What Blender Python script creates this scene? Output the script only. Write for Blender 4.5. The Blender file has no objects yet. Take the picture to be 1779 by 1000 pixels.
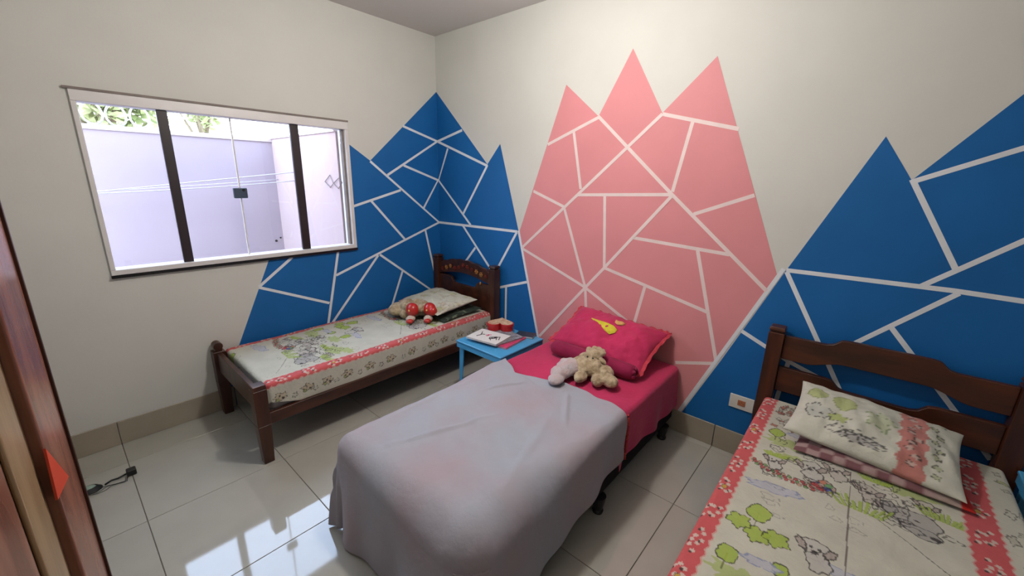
import bpy, bmesh, math, random
import numpy as np
from mathutils import Vector, Matrix, noise as mnoise

# ------------------------------------------------------------------ camera, world, sun, big lights, exposure
S = bpy.context.scene
COL = S.collection
cam_d = bpy.data.cameras.new('camera')
cam = bpy.data.objects.new('camera', cam_d)
COL.objects.link(cam)
RT = Vector((0.66021861, -0.75075494, 0.02187257))
UP = Vector((0.18097, 0.18727494, 0.96549363))
FW = Vector((0.7289453, 0.63347859, -0.25950652))
M = Matrix((RT, UP, -FW)).transposed().to_4x4()
M.translation = Vector((-2.5196, -3.1399, 1.5902))
cam.matrix_world = M
cam_d.sensor_width = 36.0
cam_d.lens = 706.4559 / 1779 * 36.0
cam_d.clip_start = 0.02
S.camera = cam

SKY_STRENGTH = 8.5
w = bpy.data.worlds.new('sky')
S.world = w
w.use_nodes = True
wn = w.node_tree.nodes
wl = w.node_tree.links
bg = wn['Background']
tc = wn.new('ShaderNodeTexCoord')
sx = wn.new('ShaderNodeSeparateXYZ')
cr = wn.new('ShaderNodeValToRGB')
cr.color_ramp.elements[0].position = 0.45
cr.color_ramp.elements[0].color = (0.80, 0.86, 1.0, 1)
cr.color_ramp.elements[1].position = 1.0
cr.color_ramp.elements[1].color = (0.50, 0.68, 1.0, 1)
mr = wn.new('ShaderNodeMapRange')
mr.inputs[1].default_value = -1
wl.new(tc.outputs['Generated'], sx.inputs[0])
wl.new(sx.outputs['Z'], mr.inputs[0])
wl.new(mr.outputs[0], cr.inputs[0])
wl.new(cr.outputs[0], bg.inputs['Color'])
bg.inputs['Strength'].default_value = SKY_STRENGTH


def area(name, loc, rot, sx_, sy_, power, color, portal=False):
    l = bpy.data.lights.new(name, 'AREA')
    l.shape = 'RECTANGLE'
    l.size, l.size_y = sx_, sy_
    l.energy = power
    l.color = color
    if portal:
        l.cycles.is_portal = True
    o = bpy.data.objects.new(name, l)
    o.location = loc
    o.rotation_euler = rot
    COL.objects.link(o)
    return o


area('sky_portal', (-1.6, 0.16, 1.49), (math.radians(-90), 0, 0), 1.46, 0.95, 1, (1, 1, 1), portal=True)
bl = bpy.data.lights.new('bulb_light', 'POINT')
bl.shadow_soft_size = 0.08
bl.energy = 62
bl.color = (1.0, 0.965, 0.91)
blo = bpy.data.objects.new('bulb_light', bl)
blo.location = (-1.28, -1.86, 2.45)
COL.objects.link(blo)
area('hall_fill_light', (-3.5, -3.3, 2.35), (0, 0, 0), 0.6, 0.6, 7, (1.0, 0.95, 0.88))  # fill light added in the unseen hall to brighten the room

S.view_settings.view_transform = 'Standard'
S.view_settings.look = 'None'
S.view_settings.gamma = 1.0
S.view_settings.use_curve_mapping = False
S.view_settings.exposure = 0.0
S.cycles.max_bounces = 8
S.cycles.diffuse_bounces = 2
S.cycles.sample_clamp_indirect = 6.0
try:
    S.cycles.use_denoising = True
except Exception:
    pass
random.seed(4)
PI = math.pi

# ------------------------------------------------------------------ materials


def mat(name, color, rough=0.6, spec=0.5, var=0.0, scale=8.0, bump=0.0, bscale=40.0, metal=0.0, attr=None,
        color2=None, stretch=(1, 1, 1), sheen=0.0, trans=0.0, coat=0.0, objvar=0.0):
    m = bpy.data.materials.new(name)
    m.use_nodes = True
    nt = m.node_tree
    n, l = nt.nodes, nt.links
    p = n['Principled BSDF']
    p.inputs['Roughness'].default_value = rough
    p.inputs['Specular IOR Level'].default_value = spec
    p.inputs['Metallic'].default_value = metal
    if sheen:
        p.inputs['Sheen Weight'].default_value = sheen
    if coat:
        p.inputs['Coat Weight'].default_value = coat
        p.inputs['Coat Roughness'].default_value = 0.12
    c = n.new('ShaderNodeTexCoord')
    mp = n.new('ShaderNodeMapping')
    mp.inputs['Scale'].default_value = stretch
    l.new(c.outputs['Object'], mp.inputs['Vector'])
    nz = n.new('ShaderNodeTexNoise')
    nz.inputs['Scale'].default_value = scale
    nz.inputs['Detail'].default_value = 5
    l.new(mp.outputs[0], nz.inputs['Vector'])
    mx = n.new('ShaderNodeMix')
    mx.data_type = 'RGBA'
    c2 = color2 if color2 else tuple(max(0, v * (1 - var)) for v in color)
    mx.inputs[6].default_value = (*color, 1)
    mx.inputs[7].default_value = (*c2, 1)
    rmp = n.new('ShaderNodeMapRange')
    rmp.inputs[1].default_value = 0.35
    rmp.inputs[2].default_value = 0.65
    l.new(nz.outputs[0], rmp.inputs[0])
    l.new(rmp.outputs[0], mx.inputs[0])
    out = mx.outputs[2]
    if attr:
        at = n.new('ShaderNodeAttribute')
        at.attribute_name = attr
        mm = n.new('ShaderNodeMix')
        mm.data_type = 'RGBA'
        mm.blend_type = 'MULTIPLY'
        mm.inputs[0].default_value = 1.0
        l.new(at.outputs['Color'], mm.inputs[6])
        l.new(out, mm.inputs[7])
        out = mm.outputs[2]
    if objvar:
        oi = n.new('ShaderNodeObjectInfo')
        hv = n.new('ShaderNodeHueSaturation')
        mr_ = n.new('ShaderNodeMapRange')
        mr_.inputs[3].default_value = 1 - objvar
        mr_.inputs[4].default_value = 1 + objvar
        l.new(oi.outputs['Random'], mr_.inputs[0])
        l.new(mr_.outputs[0], hv.inputs['Value'])
        l.new(out, hv.inputs['Color'])
        out = hv.outputs[0]
    l.new(out, p.inputs['Base Color'])
    if bump:
        b = n.new('ShaderNodeBump')
        b.inputs['Strength'].default_value = bump
        b.inputs['Distance'].default_value = 0.01
        bn = n.new('ShaderNodeTexNoise')
        bn.inputs['Scale'].default_value = bscale
        bn.inputs['Detail'].default_value = 4
        l.new(mp.outputs[0], bn.inputs['Vector'])
        l.new(bn.outputs[0], b.inputs['Height'])
        l.new(b.outputs[0], p.inputs['Normal'])
    return m


PLASTER = mat('plaster_wall', (0.665, 0.655, 0.61), 0.75, 0.3, 0.04, 3.0, 0.05, 60)
CEIL = mat('plaster_ceiling', (0.70, 0.655, 0.63), 0.85, 0.2, 0.03, 2.0, 0.04, 50)
BLUE = mat('blue_paint', (0.006, 0.125, 0.385), 0.55, 0.35, 0.10, 3.0, 0.04, 70)
PINK = mat('pink_paint', (0.72, 0.275, 0.295), 0.6, 0.3, 0.06, 3.0, 0.04, 70)
LINE = mat('white_line_paint', (0.78, 0.80, 0.84), 0.6, 0.3, 0.06, 12.0)
LINEP = mat('pale_pink_line_paint', (0.84, 0.68, 0.66), 0.6, 0.3, 0.06, 12.0)
TILE = mat('porcelain_tile', (0.44, 0.43, 0.38), 0.05, 0.85, 0.06, 5.0, 0.0, objvar=0.03)
BASET = mat('baseboard_tile', (0.37, 0.32, 0.25), 0.25, 0.5, 0.10, 5.0, objvar=0.03)
GROUT = mat('grey_grout', (0.20, 0.17, 0.14), 0.9, 0.2, 0.2, 30.0)
WOOD = mat('dark_mahogany', (0.075, 0.022, 0.010), 0.32, 0.5, 0, 3.0, 0.06, 20, color2=(0.030, 0.010, 0.006), stretch=(1, 6, 6))
WOODV = mat('dark_mahogany_upright', (0.070, 0.021, 0.010), 0.32, 0.5, 0, 3.0, 0.06, 20, color2=(0.030, 0.010, 0.006), stretch=(6, 6, 1))
WOODB = mat('reddish_wood', (0.088, 0.024, 0.009), 0.36, 0.45, 0, 3.0, 0.06, 20, color2=(0.036, 0.011, 0.006), stretch=(6, 1, 6))
WOODBV = mat('reddish_wood_upright', (0.088, 0.024, 0.009), 0.36, 0.45, 0, 3.0, 0.06, 20, color2=(0.036, 0.011, 0.006), stretch=(6, 6, 1))
DOORW = mat('door_wood', (0.36, 0.155, 0.105), 0.22, 0.5, 0, 2.5, 0.04, 25, color2=(0.20, 0.075, 0.05), stretch=(8, 8, 1), coat=0.3)
DOORP = mat('door_panel_wood', (0.42, 0.29, 0.16), 0.28, 0.5, 0, 2.5, 0.04, 25, color2=(0.30, 0.20, 0.11), stretch=(8, 8, 1), coat=0.2)
WHITEM = mat('white_aluminium', (0.74, 0.71, 0.70), 0.4, 0.5, 0.05, 10.0)
DARKM = mat('dark_bronze_bar', (0.025, 0.014, 0.018), 0.45, 0.5, 0.3, 6.0)
BLACKG = mat('black_granite', (0.012, 0.012, 0.014), 0.25, 0.5, 0.5, 90.0)
BROWNL = mat('brown_trim_and_shadow', (0.24, 0.20, 0.18), 0.6, 0.3, 0.2, 20.0)
LATCH = mat('blue_grey_latch', (0.045, 0.07, 0.115), 0.4, 0.5, 0.2, 20.0)
LILAC = mat('lilac_exterior_paint', (0.41, 0.345, 0.385), 0.9, 0.1, 0.09, 1.3, 0.06, 40)
LILACR = mat('pale_lilac_exterior_paint', (0.52, 0.41, 0.41), 0.9, 0.1, 0.07, 1.3, 0.06, 40)
COPING = mat('coping', (0.58, 0.49, 0.48), 0.9, 0.1, 0.12, 6.0)
CEMENT = mat('cement_ground', (0.18, 0.17, 0.16), 0.9, 0.1, 0.2, 4.0)
LEAF = mat('leaves', (0.26, 0.33, 0.11), 0.6, 0.3, 0, 3.0, color2=(0.72, 0.72, 0.40), objvar=0.1)
BARK = mat('bark', (0.30, 0.25, 0.16), 0.9, 0.2, 0.3, 12.0)
WIRE = mat('galvanised_wire', (0.45, 0.45, 0.46), 0.35, 0.5, 0.1, 20.0, metal=0.4)
ROPE = mat('white_rope', (0.55, 0.53, 0.55), 0.8, 0.2, 0.1, 60.0)
PRINT = mat('printed_cotton', (1, 1, 1), 0.85, 0.15, 0.07, 16.0, 0.35, 55, attr='print', sheen=0.1)
PINKS = mat('magenta_cotton', (0.56, 0.030, 0.115), 0.8, 0.2, 0.18, 4.0, 0.25, 40, sheen=0.15)
PINKD = mat('deep_magenta_cotton', (0.30, 0.014, 0.07), 0.8, 0.2, 0.2, 8.0, 0.3, 50, sheen=0.1)
CROCH = mat('coral_crochet', (0.62, 0.09, 0.06), 0.85, 0.2, 0, 60.0, 0.6, 120, color2=(0.50, 0.03, 0.06))
LAV = mat('lavender_sheet', (0.365, 0.385, 0.445), 0.85, 0.15, 0, 2.6, 0.25, 30, color2=(0.385, 0.325, 0.36), sheen=0.1)
YELLOW = mat('yellow_felt', (0.72, 0.62, 0.06), 0.85, 0.1, 0.15, 40.0, 0.3, 90)
PEACH = mat('peach_felt', (0.75, 0.42, 0.16), 0.85, 0.1, 0.15, 40.0)
FOAM = mat('mattress_ticking', (0.45, 0.42, 0.40), 0.9, 0.1, 0.1, 20.0)
BLACKF = mat('black_base_fabric', (0.012, 0.009, 0.011), 0.85, 0.2, 0.3, 40.0, 0.2, 100)
BLACKP = mat('black_plastic', (0.012, 0.012, 0.013), 0.4, 0.5, 0.3, 30.0)
BLUEP = mat('light_blue_plastic', (0.075, 0.36, 0.66), 0.32, 0.5, 0.06, 10.0, coat=0.2)
PLUSHB = mat('cream_plush', (0.56, 0.45, 0.30), 0.95, 0.1, 0, 28.0, 0.9, 75, color2=(0.34, 0.25, 0.15), sheen=0.2)
PLUSHG = mat('greyish_pink_plush', (0.55, 0.40, 0.40), 0.95, 0.1, 0, 18.0, 0.6, 75, color2=(0.50, 0.46, 0.48), sheen=0.4)
REDP = mat('glossy_red_cloth', (0.52, 0.018, 0.012), 0.3, 0.5, 0.15, 20.0, coat=0.3)
CREAM = mat('cream_cloth', (0.62, 0.50, 0.42), 0.9, 0.1, 0.12, 30.0, 0.3, 80)
WHITEP = mat('white_plastic', (0.72, 0.69, 0.63), 0.4, 0.5, 0.05, 20.0)
PAPER = mat('paper', (0.72, 0.70, 0.68), 0.7, 0.2, 0.05, 30.0)
INK = mat('ink', (0.03, 0.02, 0.03), 0.7, 0.2, 0.2, 30.0)
PINKINK = mat('pink_ink', (0.60, 0.06, 0.16), 0.7, 0.2, 0.2, 30.0)
REDB = mat('red_enamel', (0.48, 0.015, 0.02), 0.35, 0.5, 0.15, 12.0, coat=0.2)
TAG = mat('orange_red_plastic', (0.70, 0.075, 0.035), 0.4, 0.5, 0.15, 12.0)
GREENG = mat('pale_green_plastic', (0.30, 0.40, 0.32), 0.25, 0.5, 0.3, 40.0, coat=0.3)
FLOWR = mat('carved_red_petals', (0.16, 0.016, 0.008), 0.5, 0.4, 0.3, 20.0)
FLOWO = mat('carved_ochre_petals', (0.36, 0.15, 0.04), 0.5, 0.4, 0.3, 20.0)
SOCK = mat('socket_orange', (0.45, 0.16, 0.07), 0.5, 0.4, 0.2, 30.0)

glassm = bpy.data.materials.new('window_glass')
glassm.use_nodes = True
_n, _l = glassm.node_tree.nodes, glassm.node_tree.links
_n.remove(_n['Principled BSDF'])
_t = _n.new('ShaderNodeBsdfTransparent')
_t.inputs[0].default_value = (0.97, 0.975, 0.98, 1)
_g = _n.new('ShaderNodeBsdfGlossy')
_g.inputs['Roughness'].default_value = 0.02
_f = _n.new('ShaderNodeFresnel')
_geo = _n.new('ShaderNodeNewGeometry')
_ior = _n.new('ShaderNodeMapRange')       # same reflectance on both faces of the thin pane
_ior.inputs[3].default_value = 1.45
_ior.inputs[4].default_value = 1 / 1.45
_l.new(_geo.outputs['Backfacing'], _ior.inputs[0])
_l.new(_ior.outputs[0], _f.inputs[0])
_m = _n.new('ShaderNodeMixShader')
_l.new(_f.outputs[0], _m.inputs[0])
_l.new(_t.outputs[0], _m.inputs[1])
_l.new(_g.outputs[0], _m.inputs[2])
_l.new(_m.outputs[0], _n['Material Output'].inputs[0])

# ------------------------------------------------------------------ builders


def empty(name, loc, label=None, cat=None, group=None, kind=None):
    o = bpy.data.objects.new(name, None)
    o.empty_display_size = 0.1
    o.location = loc
    COL.objects.link(o)
    tag(o, label, cat, group, kind)
    return o


def tag(o, label=None, cat=None, group=None, kind=None):
    if label:
        o['label'] = label
    if cat:
        o['category'] = cat
    if group:
        o['group'] = group
    if kind:
        o['kind'] = kind
    return o


def wloc(o):
    v = Vector((0, 0, 0))
    while o is not None:
        v = v + Vector(o.location)
        o = o.parent
    return v


class MB:
    """mesh builder in world coordinates"""

    def __init__(s):
        s.bm = bmesh.new()

    def hexa(s, pts):
        v = [s.bm.verts.new(p) for p in pts]
        for f in ((0, 3, 2, 1), (4, 5, 6, 7), (0, 1, 5, 4), (1, 2, 6, 5), (2, 3, 7, 6), (3, 0, 4, 7)):
            s.bm.faces.new([v[i] for i in f])
        return s

    def box(s, x0, x1, y0, y1, z0, z1):
        return s.hexa([(x0, y0, z0), (x1, y0, z0), (x1, y1, z0), (x0, y1, z0), (x0, y0, z1), (x1, y0, z1), (x1, y1, z1), (x0, y1, z1)])

    def taper(s, c0, h0, c1, h1):
        (x, y, z), (a, b) = c0, h0
        (X, Y, Z), (A, B) = c1, h1
        return s.hexa([(x - a, y - b, z), (x + a, y - b, z), (x + a, y + b, z), (x - a, y + b, z),
                       (X - A, Y - B, Z), (X + A, Y - B, Z), (X + A, Y + B, Z), (X - A, Y + B, Z)])

    def prism(s, pts, d):
        """extrude the closed polygon pts (3-D, planar) by the vector d"""
        d = Vector(d)
        a = [s.bm.verts.new(p) for p in pts]
        b = [s.bm.verts.new(Vector(p) + d) for p in pts]
        s.bm.faces.new(a)
        s.bm.faces.new(list(reversed(b)))
        n = len(a)
        for i in range(n):
            s.bm.faces.new([a[i], b[i], b[(i + 1) % n], a[(i + 1) % n]])
        return s

    def tube(s, pts, r, n=8, caps=True):
        pts = [Vector(p) for p in pts]
        rs = r if isinstance(r, (list, tuple)) else [r] * len(pts)
        rings = []
        prev = None
        for i, p in enumerate(pts):
            t = (pts[min(i + 1, len(pts) - 1)] - pts[max(i - 1, 0)])
            if t.length < 1e-9:
                t = Vector((0, 0, 1))
            t.normalize()
            if prev is None:
                u = t.orthogonal().normalized()
            else:
                u = (prev - t * prev.dot(t))
                u = u.normalized() if u.length > 1e-6 else t.orthogonal().normalized()
            prev = u
            v = t.cross(u)
            rings.append([s.bm.verts.new(p + (u * math.cos(2 * PI * k / n) + v * math.sin(2 * PI * k / n)) * rs[i]) for k in range(n)])
        for a, b in zip(rings, rings[1:]):
            for k in range(n):
                s.bm.faces.new([a[k], a[(k + 1) % n], b[(k + 1) % n], b[k]])
        if caps:
            s.bm.faces.new(list(reversed(rings[0])))
            s.bm.faces.new(rings[-1])
        return s

    def ball(s, c, r, sub=2, rot=None):
        r = r if isinstance(r, (list, tuple)) else (r, r, r)
        m = Matrix.Translation(c)
        if rot is not None:
            m = m @ rot.to_4x4()
        m = m @ Matrix.Diagonal((*r, 1))
        bmesh.ops.create_icosphere(s.bm, subdivisions=sub, radius=1, matrix=m)
        return s

    def grid(s, P):
        """P[i][j] 3-D points -> quads"""
        V = [[s.bm.verts.new(p) for p in row] for row in P]
        for i in range(len(V) - 1):
            for j in range(len(V[0]) - 1):
                s.bm.faces.new([V[i][j], V[i + 1][j], V[i + 1][j + 1], V[i][j + 1]])
        return s

    def build(s, name, m, parent=None, smooth=False, bevel=0.0, bseg=2, recalc=True, keep_world=False):
        if recalc:
            bmesh.ops.recalc_face_normals(s.bm, faces=s.bm.faces)
        off = wloc(parent) if parent is not None else Vector((0, 0, 0))
        if parent is None and not keep_world:
            xs = [v.co for v in s.bm.verts]
            lo = Vector((min(v.x for v in xs), min(v.y for v in xs), min(v.z for v in xs)))
            hi = Vector((max(v.x for v in xs), max(v.y for v in xs), max(v.z for v in xs)))
            off = Vector(((lo.x + hi.x) / 2, (lo.y + hi.y) / 2, lo.z))
        for v in s.bm.verts:
            v.co -= off
        me = bpy.data.meshes.new(name)
        s.bm.to_mesh(me)
        s.bm.free()
        me.materials.append(m)
        o = bpy.data.objects.new(name, me)
        COL.objects.link(o)
        if parent is not None:
            o.parent = parent
        else:
            o.location = off
        if smooth:
            me.shade_smooth()
        if bevel:
            b = o.modifiers.new('bevel', 'BEVEL')
            b.width = bevel
            b.segments = bseg
            b.limit_method = 'ANGLE'
            if smooth is False:
                me.shade_smooth()
                wn_ = o.modifiers.new('wn', 'WEIGHTED_NORMAL')
                wn_.keep_sharp = True
        return o


def B(x0, x1, y0, y1, z0, z1):
    return MB().box(x0, x1, y0, y1, z0, z1)


# ------------------------------------------------------------------ room shell
XL, YN, HC = -2.76, -4.35, 2.763      # door-side wall, near wall, ceiling height
GX, GY, T = -2.4548, -0.2483, 0.6

floor = B(XL - 0.15, 0.15, YN - 0.15, 0.15, -0.12, -0.004).build('floor', GROUT)
tag(floor, 'floor of glossy beige square porcelain tiles', kind='structure')
cuts_x = [XL] + [GX + T * i for i in range(0, 5)] + [0.0]
cuts_y = [YN] + sorted(GY - T * i for i in range(0, 7)) + [0.0]
g = 0.0016
tile_cache = {}


def tile_mesh(wx, wy, mt, wz=0.004, nm='tile'):
    key = (round(wx, 4), round(wy, 4), mt.name, round(wz, 4))
    if key not in tile_cache:
        b = MB()
        a, c, e = wx / 2, wy / 2, 0.0012
        b.hexa([(-a, -c, -wz), (a, -c, -wz), (a, c, -wz), (-a, c, -wz),
                (-a, -c, -e), (a, -c, -e), (a, c, -e), (-a, c, -e)])
        b.hexa([(-a, -c, -e), (a, -c, -e), (a, c, -e), (-a, c, -e),
                (-a + e, -c + e, 0), (a - e, -c + e, 0), (a - e, c - e, 0), (-a + e, c - e, 0)])
        bmesh.ops.remove_doubles(b.bm, verts=b.bm.verts, dist=1e-5)
        inner = [f for f in b.bm.faces if abs(f.calc_center_median().z + e) < 1e-6 and abs(f.normal.z) > .9]
        bmesh.ops.delete(b.bm, geom=inner, context='FACES')
        bmesh.ops.recalc_face_normals(b.bm, faces=b.bm.faces)
        me = bpy.data.meshes.new(nm)
        b.bm.to_mesh(me)
        b.bm.free()
        me.materials.append(mt)
        tile_cache[key] = me
    return tile_cache[key]


fo = Vector(floor.location)
for i in range(len(cuts_x) - 1):
    for j in range(len(cuts_y) - 1):
        x0, x1, y0, y1 = cuts_x[i] + g, cuts_x[i + 1] - g, cuts_y[j] + g, cuts_y[j + 1] - g
        o = bpy.data.objects.new('tile', tile_mesh(x1 - x0, y1 - y0, TILE))
        o.location = Vector(((x0 + x1) / 2, (y0 + y1) / 2, 0)) - fo
        o.parent = floor
        COL.objects.link(o)

tag(B(XL - 0.15, 0.15, YN - 0.15, 0.15, HC, HC + 0.12).build('ceiling', CEIL), 'plain off-white ceiling', kind='structure')

# wall with the window (plane y = 0)
WX0, WX1, WZ0, WZ1 = -2.322, -0.872, 1.014, 1.978
b = MB()
b.box(XL, WX0, 0, 0.15, 0, HC).box(WX1, 0, 0, 0.15, 0, HC).box(WX0, WX1, 0, 0.15, 0, WZ0).box(WX0, WX1, 0, 0.15, WZ1, HC)
wall_left = tag(b.build('wall_left', PLASTER), 'off-white wall with the window and blue painted peaks', kind='structure')
wall_right = tag(B(0, 0.15, YN, 0.15, 0, HC).build('wall_right', PLASTER), 'off-white wall with pink and blue geometric painting', kind='structure')
tag(B(XL, 0, YN - 0.15, YN, 0, HC).build('wall_front', PLASTER), 'off-white wall behind the near bed', kind='structure')
DY0, DY1, DZ = -3.75, -2.96, 2.12
b = MB()
b.box(XL - 0.15, XL, YN, DY0, 0, HC).box(XL - 0.15, XL, DY1, 0.15, 0, HC).box(XL - 0.15, XL, DY0, DY1, DZ, HC)
tag(b.build('wall_rear', PLASTER), 'off-white wall with the open doorway', kind='structure')
# hall behind the doorway
b = MB()
b.box(-4.3, XL - 0.15, -4.6, -1.9, -0.12, 0)
tag(b.build('floor_hall', TILE), 'hall floor', kind='structure')
b = MB()
b.box(-4.45, -4.3, -4.6, -1.9, 0, 2.5).box(-4.3, XL - 0.15, -4.75, -4.6, 0, 2.5).box(-4.3, XL - 0.15, -1.9, -1.75, 0, 2.5).box(-4.45, XL - 0.15, -4.75, -1.75, 2.5, 2.6)
tag(b.build('wall_hall', PLASTER), 'hall walls and ceiling', kind='structure')

# baseboards of tile pieces
BH = 0.147


def baseboard(name, along, cuts, wallpos, sgn):
    e = empty(name, (0, 0, 0), 'beige tile baseboard', kind='structure')
    for a, c in zip(cuts, cuts[1:]):
        bb = MB()
        t0, t1 = 0.0003, 0.011
        if along == 'x':
            bb.box(a + g, c - g, wallpos + sgn * t1, wallpos + sgn * t0, 0.0008, BH)
        else:
            bb.box(wallpos + sgn * t1, wallpos + sgn * t0, a + g, c - g, 0.0008, BH)
        bb.build('baseboard_tile', BASET, e, bevel=0.002, bseg=2)


baseboard('baseboard_left', 'x', cuts_x[:-1] + [-0.012], 0, -1)
baseboard('baseboard_right', 'y', cuts_y, 0, -1)
baseboard('baseboard_front', 'x', cuts_x[:-1] + [-0.012], YN, 1)
baseboard('baseboard_rear', 'y', [DY1 + 0.04] + [c for c in cuts_y if c > DY1 + 0.1][:-1] + [-0.012], XL, 1)

# ------------------------------------------------------------------ mural (paint films and tape-width lines on the walls)
PT, LT = 0.0010, 0.0016


def paint_left(pts, m=BLUE):
    return MB().prism([(x, 0, z) for x, z in pts], (0, -PT, 0)).build('blue_painted_peak', m, wall_left)


def paint_right(name, pts, m):
    return MB().prism([(0, y, z) for y, z in pts], (-PT, 0, 0)).build(name, m, wall_right)


strip_n = [0]


def strips(wall, axis, lines, m, wd=0.0195):
    for pts in lines:
        for (a, za), (c, zc) in zip(pts, pts[1:]):
            strip_n[0] += 1
            ex = (strip_n[0] % 60) * 0.00002
            d = Vector((c - a, zc - za))
            if d.length < 1e-4:
                continue
            d.normalize()
            n = Vector((-d.y, d.x)) * wd / 2
            q = [(a + n.x, za + n.y), (c + n.x, zc + n.y), (c - n.x, zc - n.y), (a - n.x, za - n.y)]
            if axis == 'L':
                P = [(min(x, -0.0012), -PT * 0.6, z) for x, z in q]
                dv = (0, -(LT - PT * 0.6) - ex, 0)
            else:
                P = [(-PT * 0.6, min(y, -0.0012), z) for y, z in q]
                dv = (-(LT - PT * 0.6) - ex, 0, 0)
            MB().prism(P, dv).build('painted_line', m, wall)


blue_l = [(-1.978, 0.0), (-1.781, 0.437), (-1.526, 0.999), (WX1 + 0.004, 0.999), (WX1 + 0.004, 1.822), (-0.692, 1.705), (-0.0012, 2.322), (-0.0012, 0.0)]
paint_left(blue_l)
strips(wall_left, 'L', [
    ((-0.693, 1.701), (-0.001, 1.167)), ((-0.366, 2.0), (-0.001, 1.905)), ((-0.541, 1.596), (-0.001, 1.905)),
    ((-0.378, 1.681), (-0.001, 1.56)), ((-0.001, 1.56), (-0.18, 1.31)), ((-0.868, 1.348), (-0.418, 1.472)),
    ((-0.706, 1.386), (-0.401, 1.042)), ((-1.057, 0.812), (-0.001, 1.167)), ((-1.025, 0.998), (-1.18, 0.33)),
    ((-0.675, 0.928), (-1.21, 0.33)), ((-0.658, 0.931), (-0.002, 0.42)), ((-0.441, 0.75), (-0.62, 0.33)),
    ((-0.169, 1.102), (-0.03, 0.48)), ((-1.370, 0.999), (-1.611, 0.819)), ((-1.611, 0.815), (-1.133, 0.597)),
], LINE)
blue_a = [(-0.0012, 0.0), (-0.0012, 2.322), (-0.648, 1.700), (-0.791, 1.856), (-1.008, 1.178), (-1.338, 0.0)]
paint_right('blue_painted_peak', blue_a, BLUE)
pink = [(-1.340, 0.0), (-1.012, 1.165), (-1.401, 2.217), (-1.668, 1.996), (-1.871, 2.360), (-2.094, 1.983), (-2.361, 2.243), (-2.815, 1.128), (-2.449, 0.166), (-2.385, 0.0)]
paint_right('pink_painted_crown', pink, PINK)
blue_b = [(-2.387, 0.0), (-2.451, 0.166), (-2.613, 0.555), (-2.852, 1.159), (-3.117, 1.806), (-3.237, 1.621), (-3.62, 2.122), (-3.86, 1.70), (YN + 0.001, 2.3), (YN + 0.001, 0.0)]
paint_right('blue_painted_peak', blue_b, BLUE)
strips(wall_right, 'R', [
    ((-0.001, 1.905), (-0.650, 1.688)), ((-0.001, 1.905), (-0.341, 1.984)), ((-0.001, 1.56), (-0.146, 1.839)),
    ((-0.001, 1.56), (-0.444, 1.179)), ((-0.650, 1.695), (-0.346, 1.274)), ((-0.001, 1.167), (-0.995, 1.176)),
    ((-0.336, 1.169), (-0.715, 0.80)), ((-0.503, 0.983), (-0.33, 0.79)), ((-0.990, 1.171), (-0.760, 0.805)),
    ((-0.60, 0.60), (-1.110, 0.775)), ((-0.884, 0.695), (-0.884, 0.15)), ((-1.008, 1.185), (-1.340, 0.0)),
    ((-2.840, 1.165), (-2.387, 0.05)),
    ((-2.852, 1.159), (-3.463, 1.168), (-3.655, 1.163), (-4.2, 1.15)), ((-3.357, 1.168), (-3.602, 1.399), (-3.9, 1.68)),
    ((-3.238, 1.625), (-3.445, 1.261)), ((-3.240, 1.615), (-3.86, 1.90)), ((-3.477, 1.16), (-3.10, 0.75)),
    ((-2.855, 1.150), (-3.172, 0.598), (-3.30, 0.37)), ((-2.697, 0.779), (-2.941, 0.67), (-3.177, 0.594)),
    ((-2.943, 0.66), (-2.923, 0.389)), ((-3.3, 0.96), (-3.59, 0.618), (-3.72, 0.46)),
], LINE, 0.021)
strips(wall_right, 'R', [
    ((-1.668, 1.996), (-2.198, 1.528)), ((-2.198, 1.528), (-2.782, 1.032)), ((-2.095, 1.977), (-1.049, 1.051)),
    ((-1.266, 1.835), (-1.669, 1.989)), ((-1.483, 1.914), (-1.568, 1.531)), ((-1.148, 1.501), (-1.436, 1.4)),
    ((-1.436, 1.4), (-1.66, 0.835)), ((-1.548, 1.490), (-2.2, 1.518)), ((-1.76, 1.492), (-1.8, 1.004)),
    ((-2.212, 1.515), (-1.8, 1.004), (-1.66, 0.835), (-1.262, 0.345)), ((-1.061, 1.043), (-1.66, 0.835)), ((-1.66, 0.835), (-2.20, 0.565)),
    ((-1.66, 0.835), (-1.70, 0.50)), ((-1.8, 1.004), (-2.503, 0.845)), ((-2.105, 0.933), (-2.03, 0.50)),
    ((-1.99, 1.235), (-2.571, 1.203)), ((-2.399, 1.204), (-2.594, 0.552)), ((-2.36, 0.47), (-2.592, 0.54)),
    ((-2.348, 1.412), (-2.646, 1.533)), ((-2.095, 1.977), (-2.52, 1.87)), ((-2.276, 1.927), (-2.209, 1.535)),
], LINEP, 0.0205)

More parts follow.
